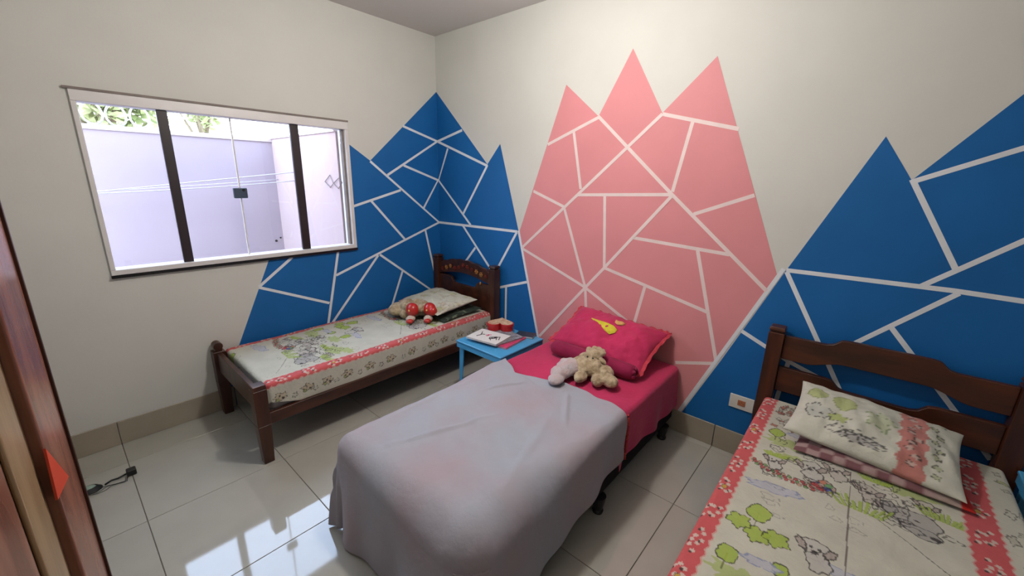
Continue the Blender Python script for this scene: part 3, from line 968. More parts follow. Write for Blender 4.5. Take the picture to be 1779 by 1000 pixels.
def wooden_bed(y0, y1, label, wv, wh, foot_x=-1.92, carved=False, footknob=True):
    """y0 > y1 : outer faces of the posts; headboard at the wall x = 0"""
    ph = 0.036
    xh = -0.062
    yl, yr = y0 - ph, y1 + ph
    e = empty('wooden_bed', ((foot_x + xh) / 2, (y0 + y1) / 2, 0), label, 'bed')
    for y in (yl, yr):
        post_with_knob(MB(), xh, y, 0.872, ph).build('post', wv, e, bevel=0.004)
    yi, yj = yl - ph - 0.0005, yr + ph + 0.0005
    if not carved:
        rail_profile(yi, yj, 0.830, 0.702, 0.869, 0.744, xh - 0.014, 0.028, 0.30).build('headboard_rail', wh, e, bevel=0.004)
        # lower rail: high at the posts, dipping in the middle
        rail_profile(yi, yj, 0.655, 0.520, 0.612, 0.500, xh - 0.014, 0.028, 0.34).build('headboard_rail', wh, e, bevel=0.004)
        B(xh - 0.012, xh + 0.012, yj, yi, 0.20, 0.34).build('headboard_rail', wh, e, bevel=0.003)
    else:
        n = 30
        outer, inner = [], []
        for i in range(n + 1):
            t = i / n
            y = yi + (yj - yi) * t
            s_ = math.sin(PI * t)
            z = 0.775 + 0.085 * s_ ** 0.55 + 0.010 * abs(math.sin(PI * t * 6))
            outer.append((xh - 0.014, y, z))
            inner.append((xh - 0.014, y, 0.700 + 0.045 * s_ ** 1.2))
        MB().prism(outer + list(reversed(inner)), (0.028, 0, 0)).build('headboard_crest', wh, e, bevel=0.003)
        rail_profile(yi, yj, 0.690, 0.30, 0.635, 0.30, xh - 0.014, 0.028, 0.30).build('headboard_panel', wh, e, bevel=0.003)
        rnd = random.Random(3)
        # carved flowers with leaves along the crest
        for k in range(11):
            t = 0.07 + 0.86 * k / 10
            y = yi + (yj - yi) * t
            z = 0.745 + 0.055 * math.sin(PI * t) + rnd.uniform(-0.018, 0.018)
            fm = FLOWO if k in (1, 2, 8, 9) else FLOWR
            R = 0.018 + 0.005 * rnd.random()
            f = MB()
            for q in range(6):
                a = q * PI / 3
                f.ball((xh - 0.020, y + R * 0.7 * math.cos(a), z + R * 0.7 * math.sin(a)), (0.006, R * 0.42, R * 0.42), 1)
            f.ball((xh - 0.023, y, z), (0.008, R * 0.35, R * 0.35), 1)
            f.build('carved_flower', fm, e, smooth=True)
        f = MB()
        f.ball((xh - 0.018, yi + (yj - yi) * 0.83, 0.690), (0.006, 0.014, 0.020), 1)
        f.build('carved_flower', FLOWO, e, smooth=True)
    # foot posts, end rail, side rails, slats
    fh = 0.482
    for k, y in enumerate((yl - 0.012, yr)):
        b = MB()
        hh = 0.530 if (k == 0 and footknob) else fh
        b.taper((foot_x, y, 0.0), (0.026, 0.026), (foot_x, y, 0.24), (0.034, 0.036))
        b.taper((foot_x, y, 0.2401), (0.034, 0.036), (foot_x, y, 0.455), (0.034, 0.036))
        if k == 0 and footknob:
            b.tube([(foot_x, y - 0.033, 0.490), (foot_x, y + 0.033, 0.490)], 0.027, 16)
            b.box(foot_x - 0.02, foot_x + 0.02, y - 0.030, y + 0.030, 0.4551, 0.48)
        else:
            b.taper((foot_x, y, 0.4551), (0.034, 0.036), (foot_x, y, fh), (0.031, 0.033))
        b.build('foot_post', wv, e, bevel=0.004)
    B(foot_x - 0.016, foot_x + 0.012, yr + 0.0365, yl - 0.0485, 0.315, 0.452).build('foot_rail', wv, e, bevel=0.004)
    for y in (yl + 0.004, yr - 0.004):
        B(foot_x + 0.0345, xh - 0.0365, y - 0.013, y + 0.013, 0.228, 0.298).build('side_rail', wh, e, bevel=0.003)
    for k in range(11):
        x = foot_x + 0.12 + k * 0.165
        B(x, x + 0.07, yr + 0.011, yl - 0.011, 0.262, 0.282).build('slat', wh, e)
    return e


def printed_mattress(x0, x1, y0, y1, zt, label, cv, drop, na, nb, seed, hem):
    e = empty('mattress', ((x0 + x1) / 2, (y0 + y1) / 2, 0.284), label, 'mattress')
    B(x1 + 0.012, x0 - 0.012, y1 + 0.014, y0 - 0.014, 0.284, zt - 0.012).build('padding', FOAM, e, bevel=0.025, bseg=3)
    L, W = x0 - x1, y0 - y1
    P, a, b = drape(x0, x1, y0, y1, zt, 0, L + 0.10, -drop, W + drop, na, nb, r=0.024, flare=0.02, fold=0.5, seed=seed, wr=0.0035, hemB=hem)
    cols = cv.sample(a, b + drop)
    grid_obj('fitted_sheet', P, PRINT, e, cols)
    return e


BED1 = wooden_bed(-0.012, -0.836, 'dark wooden bed with carved flower headboard in the corner under the window', WOODV, WOOD, carved=True)
d1 = 0.17
cv1 = bed_canvas(1.80, d1, 0.76, [(d1 - 0.015, d1 + 0.06), (d1 + 0.70, d1 + 0.775)], 0.003)
m1 = printed_mattress(-0.10, -1.878, -0.030, -0.795, 0.452, 'mattress in puppy print cotton with red edge bands on the corner bed', cv1, d1, 380, 250, 3,
                      lambda a: (-0.15 + 0 * a, 0.765 + 0.175 - 0.075 * np.clip((a - 1.45) / 0.33, 0, 1) + 0.006 * np.sin(a * 17)))

BED3 = wooden_bed(-2.840, -3.785, 'reddish brown wooden bed with plain curved headboard rails at the right', WOODBV, WOODB, footknob=True)
d3 = 0.15
cv3 = bed_canvas(1.80, d3, 0.865, [(d3 - 0.012, d3 + 0.065), (d3 + 0.695, d3 + 0.785)], 0.0022)
rnd3 = random.Random(8)
for k in range(60):
    cv3.blob(rnd3.uniform(0.02, 1.8), d3 + rnd3.uniform(0.795, 0.98), rnd3.uniform(.01, .03), rnd3.uniform(.008, .022), rnd3.choice([None, (0.46, 0.44, 0.36), (0.38, 0.40, 0.20)]), wob=0.25, k=4, ph=k, lw=0.003, oal=0.7)
for k in range(40):
    cv3.blob(rnd3.uniform(0.02, 0.30), d3 + rnd3.uniform(0.09, 0.20), rnd3.uniform(.006, .02), rnd3.uniform(.006, .015), rnd3.choice([None, (0.40, 0.14, 0.10), (0.46, 0.42, 0.34)]), wob=0.25, k=4, ph=k, lw=0.003, oal=0.7)
cv3.line([(0.46, d3 + 0.385), (1.25, d3 + 0.40)], (0.10, 0.07, 0.07), 0.004, 0.8)
m3 = printed_mattress(-0.105, -1.875, -2.880, -3.745, 0.480, 'mattress in puppy print cotton with red edge bands on the right bed', cv3, d3, 640, 420, 8,
                      lambda a: (-0.13 + 0 * a, 0.865 + 0.13 + 0 * a))

# ------------------------------------------------------------------ middle box bed
BX0, BX1, BY0, BY1 = -0.02, -1.84, -1.525, -2.395
bb = empty('box_bed', ((BX0 + BX1) / 2, (BY0 + BY1) / 2, 0), 'low black box bed base on round feet under the magenta sheet', 'bed')
B(BX1 + 0.02, BX0, BY1 + 0.005, BY0 - 0.005, 0.095, 0.27).build('base', BLACKF, bb, bevel=0.012, bseg=3)
for x in (-0.15, -0.96, -1.74):
    for y in (BY0 - 0.045, BY1 + 0.012):
        MB().tube([(x, y, 0.0), (x, y, 0.012), (x, y, 0.02), (x, y, 0.0945)], [0.026, 0.028, 0.022, 0.036], 16).build('leg', BLACKP, bb)
mb_ = MB().hexa([(BX1 + .06, BY1 + .06, .2705), (BX0, BY1 + .012, .2705), (BX0, BY0 - .012, .2705), (BX1 + .06, BY0 - .06, .2705),
                 (BX1 + .06, BY1 + .06, .448), (BX0, BY1 + .012, .452), (BX0, BY0 - .012, .452), (BX1 + .06, BY0 - .06, .448)])
mm = mb_.build('mattress', FOAM, bevel=0.03, bseg=3)
tag(mm, 'thick mattress hidden under the magenta and lavender sheets of the middle bed', 'mattress')

P, a, b = drape(BX0, -5, BY0, BY1, 0.458, 0.0, 0.83, -0.26, 0.87 + 0.29, 120, 190, r=0.028, flare=0.055, fold=0.35, seed=2, wr=0.0025,
                hemB=lambda a: (-0.27 + 0 * a, 0.87 + 0.252 + 0.012 * np.sin(a * 9)), startA=lambda b: 0 * b + 0.006)
sh = grid_obj('bed_sheet', P, PINKS, None, None)
tag(sh, 'magenta pink sheet over the head end of the middle bed', 'bedsheet')
# crochet edging on the sheet end, hanging on the side
n_ = len(P[0])
bmh = MB()
for j in range(int(n_ * 0.70), n_ - 1, 1):
    p, q = Vector(P[104][j]), Vector(P[104][j + 1])
    if p.y > -2.392:
        continue
    off = Vector((0, -0.006, 0)) if p.z < 0.44 else Vector((0, -0.003, 0.006))
    bmh.tube([p + off, q + off], [0.0055 + 0.003 * (j % 2), 0.0055 + 0.003 * ((j + 1) % 2)], 6)
bmh.build('crochet_edging', CROCH, sh, smooth=True)


def start_lav(b):
    t = np.clip(b / 0.87, 0, 1)
    xs = np.interp(t, [0, 0.10, 0.22, 0.34, 0.48, 0.64, 0.82, 1.0], [0.685, 0.74, 0.80, 0.765, 0.71, 0.69, 0.715, 0.745])
    return xs + 0.006 * np.sin(b * 38) + np.clip(b - 0.87, 0, 1) * 0.15


P, a, b = drape(BX0, BX1 - 0.012, BY0 + 0.010, BY1 - 0.010, 0.474, 0.7, 1.83 + 0.435, -0.34, 0.89 + 0.30, 260, 260, r=0.060, flare=0.085, fold=0.22,
                seed=5, wr=0.0075, startA=start_lav, rfun=lambda a, b: 0.036 + 0.110 * np.clip((a - 0.86) / 0.55, 0, 1) ** 1.2 * (0.28 + 0.72 * np.clip(b / 0.6, 0, 1)),
                hemB=lambda a: (-0.36 + 0 * a, 0.89 + 0.225 + 0.14 * np.clip((a - 0.8) / 1.0, 0, 1) + 0.010 * np.sin(a * 11)))
# a few long soft creases on the top
def crease(P, p0, p1, h, w_):
    p0, p1 = np.array(p0), np.array(p1)
    d = p1 - p0
    L2 = (d ** 2).sum()
    t = np.clip(((P[..., 0] - p0[0]) * d[0] + (P[..., 1] - p0[1]) * d[1]) / L2, 0, 1)
    dist = np.hypot(P[..., 0] - p0[0] - t * d[0], P[..., 1] - p0[1] - t * d[1])
    P[..., 2] += h * np.exp(-(dist / w_) ** 2) * np.sin(PI * np.clip(t * 0.96 + 0.02, 0, 1)) * (P[..., 2] > 0.44)


crease(P, (-1.15, -1.72), (-0.86, -1.83), 0.012, 0.010)
crease(P, (-1.75, -1.75), (-1.20, -1.95), 0.009, 0.014)
crease(P, (-1.10, -2.25), (-0.78, -2.05), 0.010, 0.014)
crease(P, (-1.60, -2.30), (-1.0, -2.12), 0.007, 0.020)
crease(P, (-0.95, -1.60), (-1.60, -1.58), 0.006, 0.018)
P[..., 2] = np.maximum(P[..., 2], np.where((P[..., 0] > -0.98) & (P[..., 1] < -1.52) & (P[..., 1] > -2.370), 0.464, 0.0))
lv = grid_obj('bedspread', P, LAV, None, None, thick=0.002)
tag(lv, 'pale lavender sheet spread over the foot end of the middle bed', 'bedspread')


# ------------------------------------------------------------------ pillows
def pillow(name, c, ax_l, ax_s, L, W, TH_, m, label, cat, seed=1, cvf=None, n=70, pinch=0.06, ruffle=0.0, wr=0.004):
    """ax_l long axis, ax_s short axis (unit, orthogonal)"""
    c, ax_l, ax_s = Vector(c), Vector(ax_l).normalized(), Vector(ax_s)
    ax_s = (ax_s - ax_l * ax_s.dot(ax_l)).normalized()
    nn = ax_l.cross(ax_s)
    if nn.z < 0:
        nn = -nn
    k = int(n * W / L)
    u = np.linspace(-1, 1, n)
    v = np.linspace(-1, 1, k)
    u = np.sin(u * PI / 2 * 0.98) / math.sin(PI / 2 * 0.98)
    v = np.sin(v * PI / 2 * 0.98) / math.sin(PI / 2 * 0.98)
    U_, V_ = np.meshgrid(u, v, indexing='ij')
    th = (np.clip(1 - np.abs(U_) ** 2.6, 0, 1) * np.clip(1 - np.abs(V_) ** 2.2, 0, 1)) ** 0.52
    su = 1 - pinch * (1 - np.abs(V_) ** 2) * np.abs(U_) ** 3
    sv = 1 - pinch * (1 - np.abs(U_) ** 2) * np.abs(V_) ** 3
    wrn = smooth_noise(U_ * L, V_ * W, seed, ((16, wr), (38, wr * 0.5), (70, wr * 0.25)))
    pts = []
    cl = []
    for sgn in (1, -1):
        hh = th * TH_ / 2 * sgn + wrn * (th ** 0.5) * (1 if sgn > 0 else 0.3)
        pp = (np.array(c)[None, None] + (U_ * su * L / 2)[..., None] * np.array(ax_l) + (V_ * sv * W / 2)[..., None] * np.array(ax_s) + hh[..., None] * np.array(nn))
        pts.append(pp)
        if cvf is not None:
            cl.append(cvf((U_ + 1) * L / 2, (V_ + 1) * W / 2).reshape(-1, 3))
    N = n * k
    V = np.concatenate([p.reshape(-1, 3) for p in pts])
    I = np.arange(N).reshape(n, k)
    F = np.stack([I[:-1, :-1], I[1:, :-1], I[1:, 1:], I[:-1, 1:]], -1).reshape(-1, 4)
    F2 = F[:, ::-1] + N
    lo = V.min(0)
    off = np.array([c.x, c.y, lo[2]])
    me = bpy.data.meshes.new(name)
    me.from_pydata((V - off).tolist(), [], np.concatenate([F, F2]).tolist())
    me.materials.append(m)
    o = bpy.data.objects.new(name, me)
    o.location = off
    COL.objects.link(o)
    if cvf is not None:
        color_mesh(o, np.concatenate(cl))
    bm_ = bmesh.new()
    bm_.from_mesh(me)
    bmesh.ops.remove_doubles(bm_, verts=bm_.verts, dist=1e-5)
    bmesh.ops.recalc_face_normals(bm_, faces=bm_.faces)
    bm_.to_mesh(me)
    bm_.free()
    me.shade_smooth()
    tag(o, label, cat)
    if ruffle:
        R = []
        per = []
        for i in range(0, n, 2):
            per.append((u[i], -1))
        for j in range(0, k, 2):
            per.append((1, v[j]))
        for i in range(n - 1, -1, -2):
            per.append((u[i], 1))
        for j in range(k - 1, -1, -2):
            per.append((-1, v[j]))
        rows = []
        for q, (a_, b_) in enumerate(per):
            su_ = 1 - pinch * (1 - abs(b_) ** 2) * abs(a_) ** 3
            sv_ = 1 - pinch * (1 - abs(a_) ** 2) * abs(b_) ** 3
            p = c + ax_l * (a_ * su_ * L / 2) + ax_s * (b_ * sv_ * W / 2)
            dirn = (ax_l * (a_ if abs(a_) > .98 else 0) + ax_s * (b_ if abs(b_) > .98 else 0)).normalized()
            w1 = nn * (0.007 * math.sin(q * 1.9))
            rows.append([p - dirn * 0.004, p + dirn * ruffle * 0.55 + w1 * 0.6, p + dirn * ruffle + w1])
        rows.append(rows[0])
        MB().grid(rows).build('ruffle', ruffle_mat, o, smooth=True)
    return o, (c, ax_l, ax_s, nn)


ruffle_mat = mat('coral_pink_ruffle', (0.60, 0.06, 0.09), 0.85, 0.15, 0.3, 40.0, 0.4, 90)
pcv = Canvas(0.62, 0.50, 0.0025, (0.60, 0.59, 0.50))
for a_, b_, r_ in ((0.075, 0.285, 0.042), (0.185, 0.26, 0.044)):
    pcv.line([(a_, b_), (a_, b_ - 0.09)], (0.30, 0.34, 0.12), 0.004)
    pcv.blob(a_, b_, r_, r_ * 1.15, (0.44, 0.49, 0.20), wob=0.05, k=4, ph=a_ * 9, oc=(0.25, 0.28, 0.12))
pcv.blob(0.315, 0.21, 0.045, 0.050, (0.50, 0.53, 0.36), wob=0.25, k=5, ph=1, oc=(0.18, 0.25, 0.10))
pcv.blob(0.095, 0.155, 0.055, 0.048, (0.54, 0.54, 0.48), wob=0.12, k=3, ph=1, lw=0.0035)
pcv.blob(0.075, 0.150, 0.006, 0.008, OUT, lw=0)
pcv.blob(0.110, 0.140, 0.006, 0.008, OUT, lw=0)
pcv.blob(0.175, 0.145, 0.035, 0.03, (0.42, 0.48, 0.17), wob=0.2)
pcv.blob(0.26, 0.06, 0.07, 0.022, (0.40, 0.38, 0.36), wob=0.25, k=6, lw=0.0025)
for k in range(9):
    pcv.blob(0.16 + 0.022 * k, 0.075 + 0.02 * math.sin(k * 2.1), 0.016, 0.013, None, wob=0.2, k=4, ph=k, lw=0.003)
mband = (pcv.A > 0.385 + 0.006 * np.sin(pcv.Bm * 90)) & (pcv.A < 0.475 + 0.006 * np.sin(pcv.Bm * 90))
pcv.mask(mband, (0.50, 0.20, 0.17), 1.0)
for k in range(12):
    b_ = 0.05 + 0.033 * k
    pcv.blob(0.43 + 0.014 * math.sin(k * 2), b_, 0.014, 0.011, (0.56, 0.42, 0.36), wob=0.2, k=4, ph=k, lw=0.002)
    if k % 2:
        pcv.blob(0.435 + 0.014 * math.sin(k * 2), b_ + 0.01, 0.007, 0.005, OUT, lw=0)
for k in range(9):
    pcv.blob(0.51 + 0.015 * math.sin(k * 3), 0.04 + 0.045 * k, 0.014, 0.012, (0.42, 0.44, 0.28), wob=0.25, k=4, ph=k, lw=0.0025)


def pcol3(a, b):
    return pcv.sample(a * 0.60 / 0.565, b)


# right bed: a flat checked pillow below, printed pillow on top, leaning to the headboard
chk = Canvas(0.60, 0.50, 0.004, (0.20, 0.09, 0.10))
chk.mask(((np.floor(chk.A / 0.045) + np.floor(chk.Bm / 0.03)) % 2) > 0.5, (0.40, 0.27, 0.26), 1.0)
chk.mask(chk.A > 0.44, (0.40, 0.30, 0.26), 1.0)
chk.mask(chk.A > 0.50, (0.45, 0.02, 0.015), 1.0)
pillow('pillow', (-0.385, -3.33, 0.512), (0.05, -1, -0.01), (1, 0.02, 0.10), 0.54, 0.36, 0.065, PRINT,
       'flat dark checked pillow squeezed under the printed pillow on the right bed', 'pillow', 21, lambda a, b: chk.sample(a, b), 60)
pillow('pillow', (-0.350, -3.305, 0.580), (-0.02, -1, -0.07), (1, 0.03, 0.22), 0.565, 0.40, 0.12, PRINT,
       'white pillow printed with green trees and a pink band on the right bed', 'pillow', 4, pcol3, 120, wr=0.006)

# corner bed pillows
cv_p1 = Canvas(0.62, 0.45, 0.003, (0.56, 0.54, 0.44))
rnd = random.Random(5)
for k in range(46):
    a_, b_ = rnd.uniform(0.02, 0.6), rnd.uniform(0.02, 0.43)
    cv_p1.blob(a_, b_, rnd.uniform(.01, .04), rnd.uniform(.01, .03), rnd.choice([(0.42, 0.42, 0.16), (0.50, 0.46, 0.40), (0.44, 0.34, 0.20), None]), wob=0.25, k=4, ph=k, lw=0.002, al=0.5, oal=0.35)
cv_p1.mask(cv_p1.A < 0.04, (0.50, 0.18, 0.16), 0.8)
drk = Canvas(0.62, 0.45, 0.003, (0.03, 0.045, 0.035))
for k in range(90):
    drk.blob(rnd.uniform(0, .62), rnd.uniform(0, .45), 0.012, 0.008, (0.20, 0.24, 0.16), wob=0.3, k=4, ph=k, lw=0)
pillow('pillow', (-0.345, -0.430, 0.482), (-0.02, -1, 0), (1, 0, 0.06), 0.60, 0.42, 0.062, PRINT,
       'dark green speckled pillow beneath the pale pillow on the corner bed', 'pillow', 9, lambda a, b: drk.sample(a, b), 60)
pillow('pillow', (-0.375, -0.410, 0.548), (-0.06, -1, 0.02), (1, -0.06, 0.12), 0.60, 0.42, 0.095, PRINT,
       'pale pillow with faint green and brown print at the carved headboard', 'pillow', 14, lambda a, b: cv_p1.sample(a, b), 80, wr=0.006)

# middle bed: big magenta pillow against the wall, rolled cushion before it
pk, (pc, pl, ps, pn) = pillow('pillow', (-0.192, -1.965, 0.592), (-0.05, -1, -0.04), (1, -0.05, 0.48), 0.66, 0.38, 0.17, PINKS,
                              'magenta pillow with coral ruffle and yellow patch on the middle bed', 'pillow', 31, None, 80, ruffle=0.022, wr=0.008)


def on_pillow(u, v, h):
    th = ((1 - abs(u) ** 2.6) * (1 - abs(v) ** 2.2)) ** 0.52
    return pc + pl * (u * 0.33) + ps * (v * 0.19) + pn * (th * 0.085 + h)


def patch(outline, name, m, h=0.006):
    b = MB()
    n = len(outline)
    cu = sum(p[0] for p in outline) / n
    cvv = sum(p[1] for p in outline) / n
    rings = []
    for f, dh in ((0.0, 0.003), (0.5, 0.003), (0.93, 0.002), (1.0, -0.006)):
        rings.append([on_pillow(cu + (p[0] - cu) * f, cvv + (p[1] - cvv) * f, h + dh) for p in outline])
    c0 = b.bm.verts.new(rings[0][0])
    V = [[b.bm.verts.new(p) for p in r] for r in rings[1:]]
    for i in range(n):
        b.bm.faces.new([c0, V[0][i], V[0][(i + 1) % n]])
        for a_, c_ in zip(V, V[1:]):
            b.bm.faces.new([a_[i], c_[i], c_[(i + 1) % n], a_[(i + 1) % n]])
    return b.build(name, m, pk, smooth=True)


patch([(-0.42, 0.20), (-0.22, 0.19), (-0.02, 0.20), (0.14, 0.16), (0.24, 0.06), (0.24, -0.10), (0.16, -0.24), (0.04, -0.16), (-0.12, -0.04), (-0.28, 0.10)], 'yellow_patch', YELLOW)
patch([(0.06, 0.50), (0.13, 0.47), (0.20, 0.52), (0.28, 0.46), (0.26, 0.34), (0.17, 0.29), (0.08, 0.34)], 'peach_patch', PEACH)

b = MB()
prof = [(0, 0.0), (0.0, 0.030), (0.012, 0.043), (0.05, 0.048), (0.29, 0.050), (0.53, 0.048), (0.568, 0.043), (0.58, 0.030), (0.58, 0.0)]
pts, rr = [], []
for s_, r_ in prof:
    pts.append((-0.415, -1.690 - s_, 0.512))
    rr.append(max(r_, 0.001))
b.tube(pts, rr, 20)
for k in range(5):
    a_ = k * 1.25
    b.tube([(-0.415 + 0.022 * math.cos(a_), -2.269, 0.512 + 0.022 * math.sin(a_)), (-0.415 + 0.030 * math.cos(a_), -2.277, 0.512 + 0.03 * math.sin(a_))], 0.012, 8)
bo = b.build('bolster', PINKD, smooth=True)
tag(bo, 'rolled deep magenta cushion lying before the magenta pillow', 'cushion')


# ------------------------------------------------------------------ plush toys
def plush_mesh(b, name, m, parent, voxel=0.0055, disp=0.006, dscale=0.03, label=None):
    o = b.build(name, m, parent, smooth=True)
    rm = o.modifiers.new('remesh', 'REMESH')
    rm.mode = 'VOXEL'
    rm.voxel_size = voxel
    rm.use_smooth_shade = True
    if disp:
        tx = bpy.data.textures.new('curl', 'CLOUDS')
        tx.noise_scale = dscale
        tx.noise_depth = 1
        dm = o.modifiers.new('disp', 'DISPLACE')
        dm.texture = tx
        dm.strength = disp * 2
        dm.mid_level = 0.5
        dm.texture_coords = 'LOCAL'
    if label:
        o['label'] = label
    return o


def R3(x, y, z):
    return Matrix.Rotation(z, 3, 'Z') @ Matrix.Rotation(y, 3, 'Y') @ Matrix.Rotation(x, 3, 'X')


# curly cream toy lying on the middle bed
zt = 0.468
tx_, ty_ = -0.545, -2.03
e = empty('plush_toy', (tx_, ty_, zt), 'curly cream plush lamb lying on the magenta sheet before the pillow', 'plush toy')
b = MB()
b.ball((tx_, ty_, zt + 0.055), (0.085, 0.115, 0.052), 3, R3(0, 0, 0.3))
b.ball((tx_ + 0.02, ty_ - 0.10, zt + 0.045), (0.055, 0.06, 0.042), 3)
b.ball((tx_ - 0.07, ty_ - 0.11, zt + 0.032), (0.055, 0.035, 0.030), 3, R3(0, 0, 0.5))
b.ball((tx_ - 0.10, ty_ - 0.02, zt + 0.032), (0.060, 0.034, 0.030), 3, R3(0, 0, 0.1))
b.ball((tx_ - 0.035, ty_ - 0.17, zt + 0.036), (0.060, 0.045, 0.034), 3, R3(0, 0, 0.9))
rnd = random.Random(9)
for k in range(26):
    a_ = rnd.uniform(0, 2 * PI)
    q_ = rnd.uniform(0, 1)
    b.ball((tx_ + 0.075 * q_ * math.cos(a_), ty_ - 0.02 + 0.115 * q_ * math.sin(a_), zt + 0.095 - 0.035 * q_ * q_), rnd.uniform(0.017, 0.027), 2)
plush_mesh(b, 'body', PLUSHB, e)
b = MB()
hx_, hy_, hz_ = tx_ + 0.045, ty_ - 0.01, zt + 0.105
b.ball((hx_, hy_, hz_), (0.052, 0.055, 0.045), 3)
b.ball((hx_ - 0.045, hy_ - 0.01, hz_ - 0.008), (0.028, 0.028, 0.022), 3)
for k in range(14):
    a_ = rnd.uniform(0, 2 * PI)
    b.ball((hx_ + 0.03 + 0.03 * math.cos(a_), hy_ + 0.045 * math.sin(a_), hz_ + 0.025), 0.020, 2)
hd = plush_mesh(b, 'head', PLUSHB, e)
for s_ in (-1, 1):
    MB().ball((hx_ - 0.050, hy_ + 0.018 * s_ - 0.008, hz_ + 0.014), 0.0055, 2).build('eye', BLACKP, hd, smooth=True)
    eb = MB().ball((hx_ - 0.005, hy_ + 0.066 * s_, hz_ - 0.004), (0.022, 0.030, 0.012), 2, R3(-0.6 * s_, 0, 0.2))
    plush_mesh(eb, 'ear', PLUSHB, hd, disp=0.003)
MB().ball((hx_ - 0.071, hy_ - 0.010, hz_ - 0.006), (0.005, 0.008, 0.006), 2).build('nose', BLACKP, hd, smooth=True)
b = MB()
b.ball((tx_ - 0.07, ty_ + 0.075, zt + 0.050), (0.085, 0.070, 0.050), 3, R3(0, 0, -0.35))
b.ball((tx_ - 0.14, ty_ + 0.085, zt + 0.040), (0.075, 0.058, 0.040), 3, R3(0, 0, -0.2))
b.ball((tx_ - 0.215, ty_ + 0.070, zt + 0.028), (0.055, 0.045, 0.027), 3, R3(0, 0, 0.2))
plush_mesh(b, 'leg', PLUSHG, e, disp=0.005, label='greyish pink legs')
plush_mesh(MB().ball((tx_ - 0.05, ty_ + 0.135, zt + 0.062), (0.026, 0.022, 0.018), 2), 'tail', CREAM, e, disp=0.002, label='white tuft')

# doll with red round boots on the corner bed
zt1 = 0.458
ax0, ay0 = -0.655, -0.42
e = empty('plush_doll', (ax0, ay0, zt1), 'cream plush doll with shiny red rounds and feet sitting on the corner bed', 'plush toy')
b = MB()
b.ball((ax0 + 0.02, ay0 + 0.03, zt1 + 0.060), (0.075, 0.12, 0.055), 3)
b.ball((ax0 + 0.10, ay0 - 0.02, zt1 + 0.055), (0.08, 0.10, 0.05), 3)
b.ball((ax0 - 0.02, ay0 + 0.13, zt1 + 0.055), (0.11, 0.085, 0.055), 3, R3(0, 0, 0.3))
b.ball((ax0 - 0.04, ay0 + 0.02, zt1 + 0.045), (0.05, 0.05, 0.045), 3)
for k in range(20):
    a_ = rnd.uniform(0, 2 * PI)
    b.ball((ax0 + 0.04 + 0.08 * math.cos(a_), ay0 + 0.11 * math.sin(a_), zt1 + 0.100), 0.032, 2)
plush_mesh(b, 'body', PLUSHB, e, disp=0.004)
for q, (fx, fy) in enumerate([(-0.690, -0.490), (-0.585, -0.580)]):
    b = MB()
    b.ball((fx, fy, zt1 + 0.094), (0.050, 0.056, 0.056), 4)
    if q:
        b.ball((fx - 0.004, fy - 0.045, zt1 + 0.090), (0.034, 0.036, 0.038), 3)
    b.ball((fx + 0.015, fy + 0.030, zt1 + 0.110), (0.030, 0.032, 0.032), 3)
    bt = plush_mesh(b, 'red_ball', REDP, e, voxel=0.004, disp=0.0, label='shiny red round')
    MB().ball((fx - 0.047, fy - 0.020, zt1 + 0.100), (0.006, 0.009, 0.010), 2).build('shine_dot', PEACH, bt, smooth=True)  # peach dot set on the red round as its highlight
    b = MB()
    b.ball((fx - 0.034, fy - 0.020, zt1 + 0.030), (0.040, 0.034, 0.028), 3)
    plush_mesh(b, 'foot', CREAM, e, voxel=0.004, disp=0.002, label='cream foot')
    b = MB()
    b.ball((fx - 0.058, fy - 0.042, zt1 + 0.020), (0.028, 0.028, 0.020), 3)
    b.ball((fx + 0.006, fy + 0.028, zt1 + 0.028), (0.030, 0.026, 0.026), 3)
    plush_mesh(b, 'sole', REDP, e, voxel=0.004, disp=0.001, label='red sole')


# ------------------------------------------------------------------ blue plastic table(s)
def plastic_table(x0, x1, y0, y1, h, label):
    e = empty('plastic_table', ((x0 + x1) / 2, (y0 + y1) / 2, 0), label, 'table')
    B(x0, x1, y0, y1, h - 0.016, h).build('tabletop', BLUEP, e, bevel=0.006, bseg=3)
    b = MB()
    t = 0.012
    for (a, c, d_, f) in ((x0 + .004, x1 - .004, y0 + .004, y0 + .004 + t), (x0 + .004, x1 - .004, y1 - .004 - t, y1 - .004),
                          (x0 + .004, x0 + .004 + t, y0 + .0165, y1 - .0165), (x1 - .004 - t, x1 - .004, y0 + .0165, y1 - .0165)):
        b.box(a, c, d_, f, h - 0.052, h - 0.0165)
    b.build('apron', BLUEP, e)
    for sx_ in (0, 1):
        for sy_ in (0, 1):
            cx = x0 + 0.032 if sx_ == 0 else x1 - 0.032
            cy = y0 + 0.032 if sy_ == 0 else y1 - 0.032
            ox = -0.004 if sx_ == 0 else 0.004
            oy = -0.004 if sy_ == 0 else 0.004
            b = MB()
            sxx = 1 if sx_ == 0 else -1
            syy = 1 if sy_ == 0 else -1
            # L-shaped tapering leg
            for z0, z1, w0, w1 in ((0, h - 0.053, 0.022, 0.044),):
                for (dx0, dy0, ww, tt) in ((0, 0, 1, 0), (0, 0, 0, 1)):
                    def ring(z, wv):
                        f = z / (h - 0.053)
                        px = cx - sxx * 0.014 + ox * (1 - f) * 1.0
                        py = cy - syy * 0.014 + oy * (1 - f) * 1.0
                        if ww:
                            return [(px, py, z), (px + sxx * wv, py, z), (px + sxx * wv, py + syy * 0.006, z), (px, py + syy * 0.006, z)]
                        return [(px, py + syy * 0.0061, z), (px + sxx * 0.006, py + syy * 0.0061, z), (px + sxx * 0.006, py + syy * wv, z), (px, py + syy * wv, z)]
                    b.hexa(ring(z0, w0) + ring(z1, w1))
            b.build('leg', BLUEP, e)
    return e


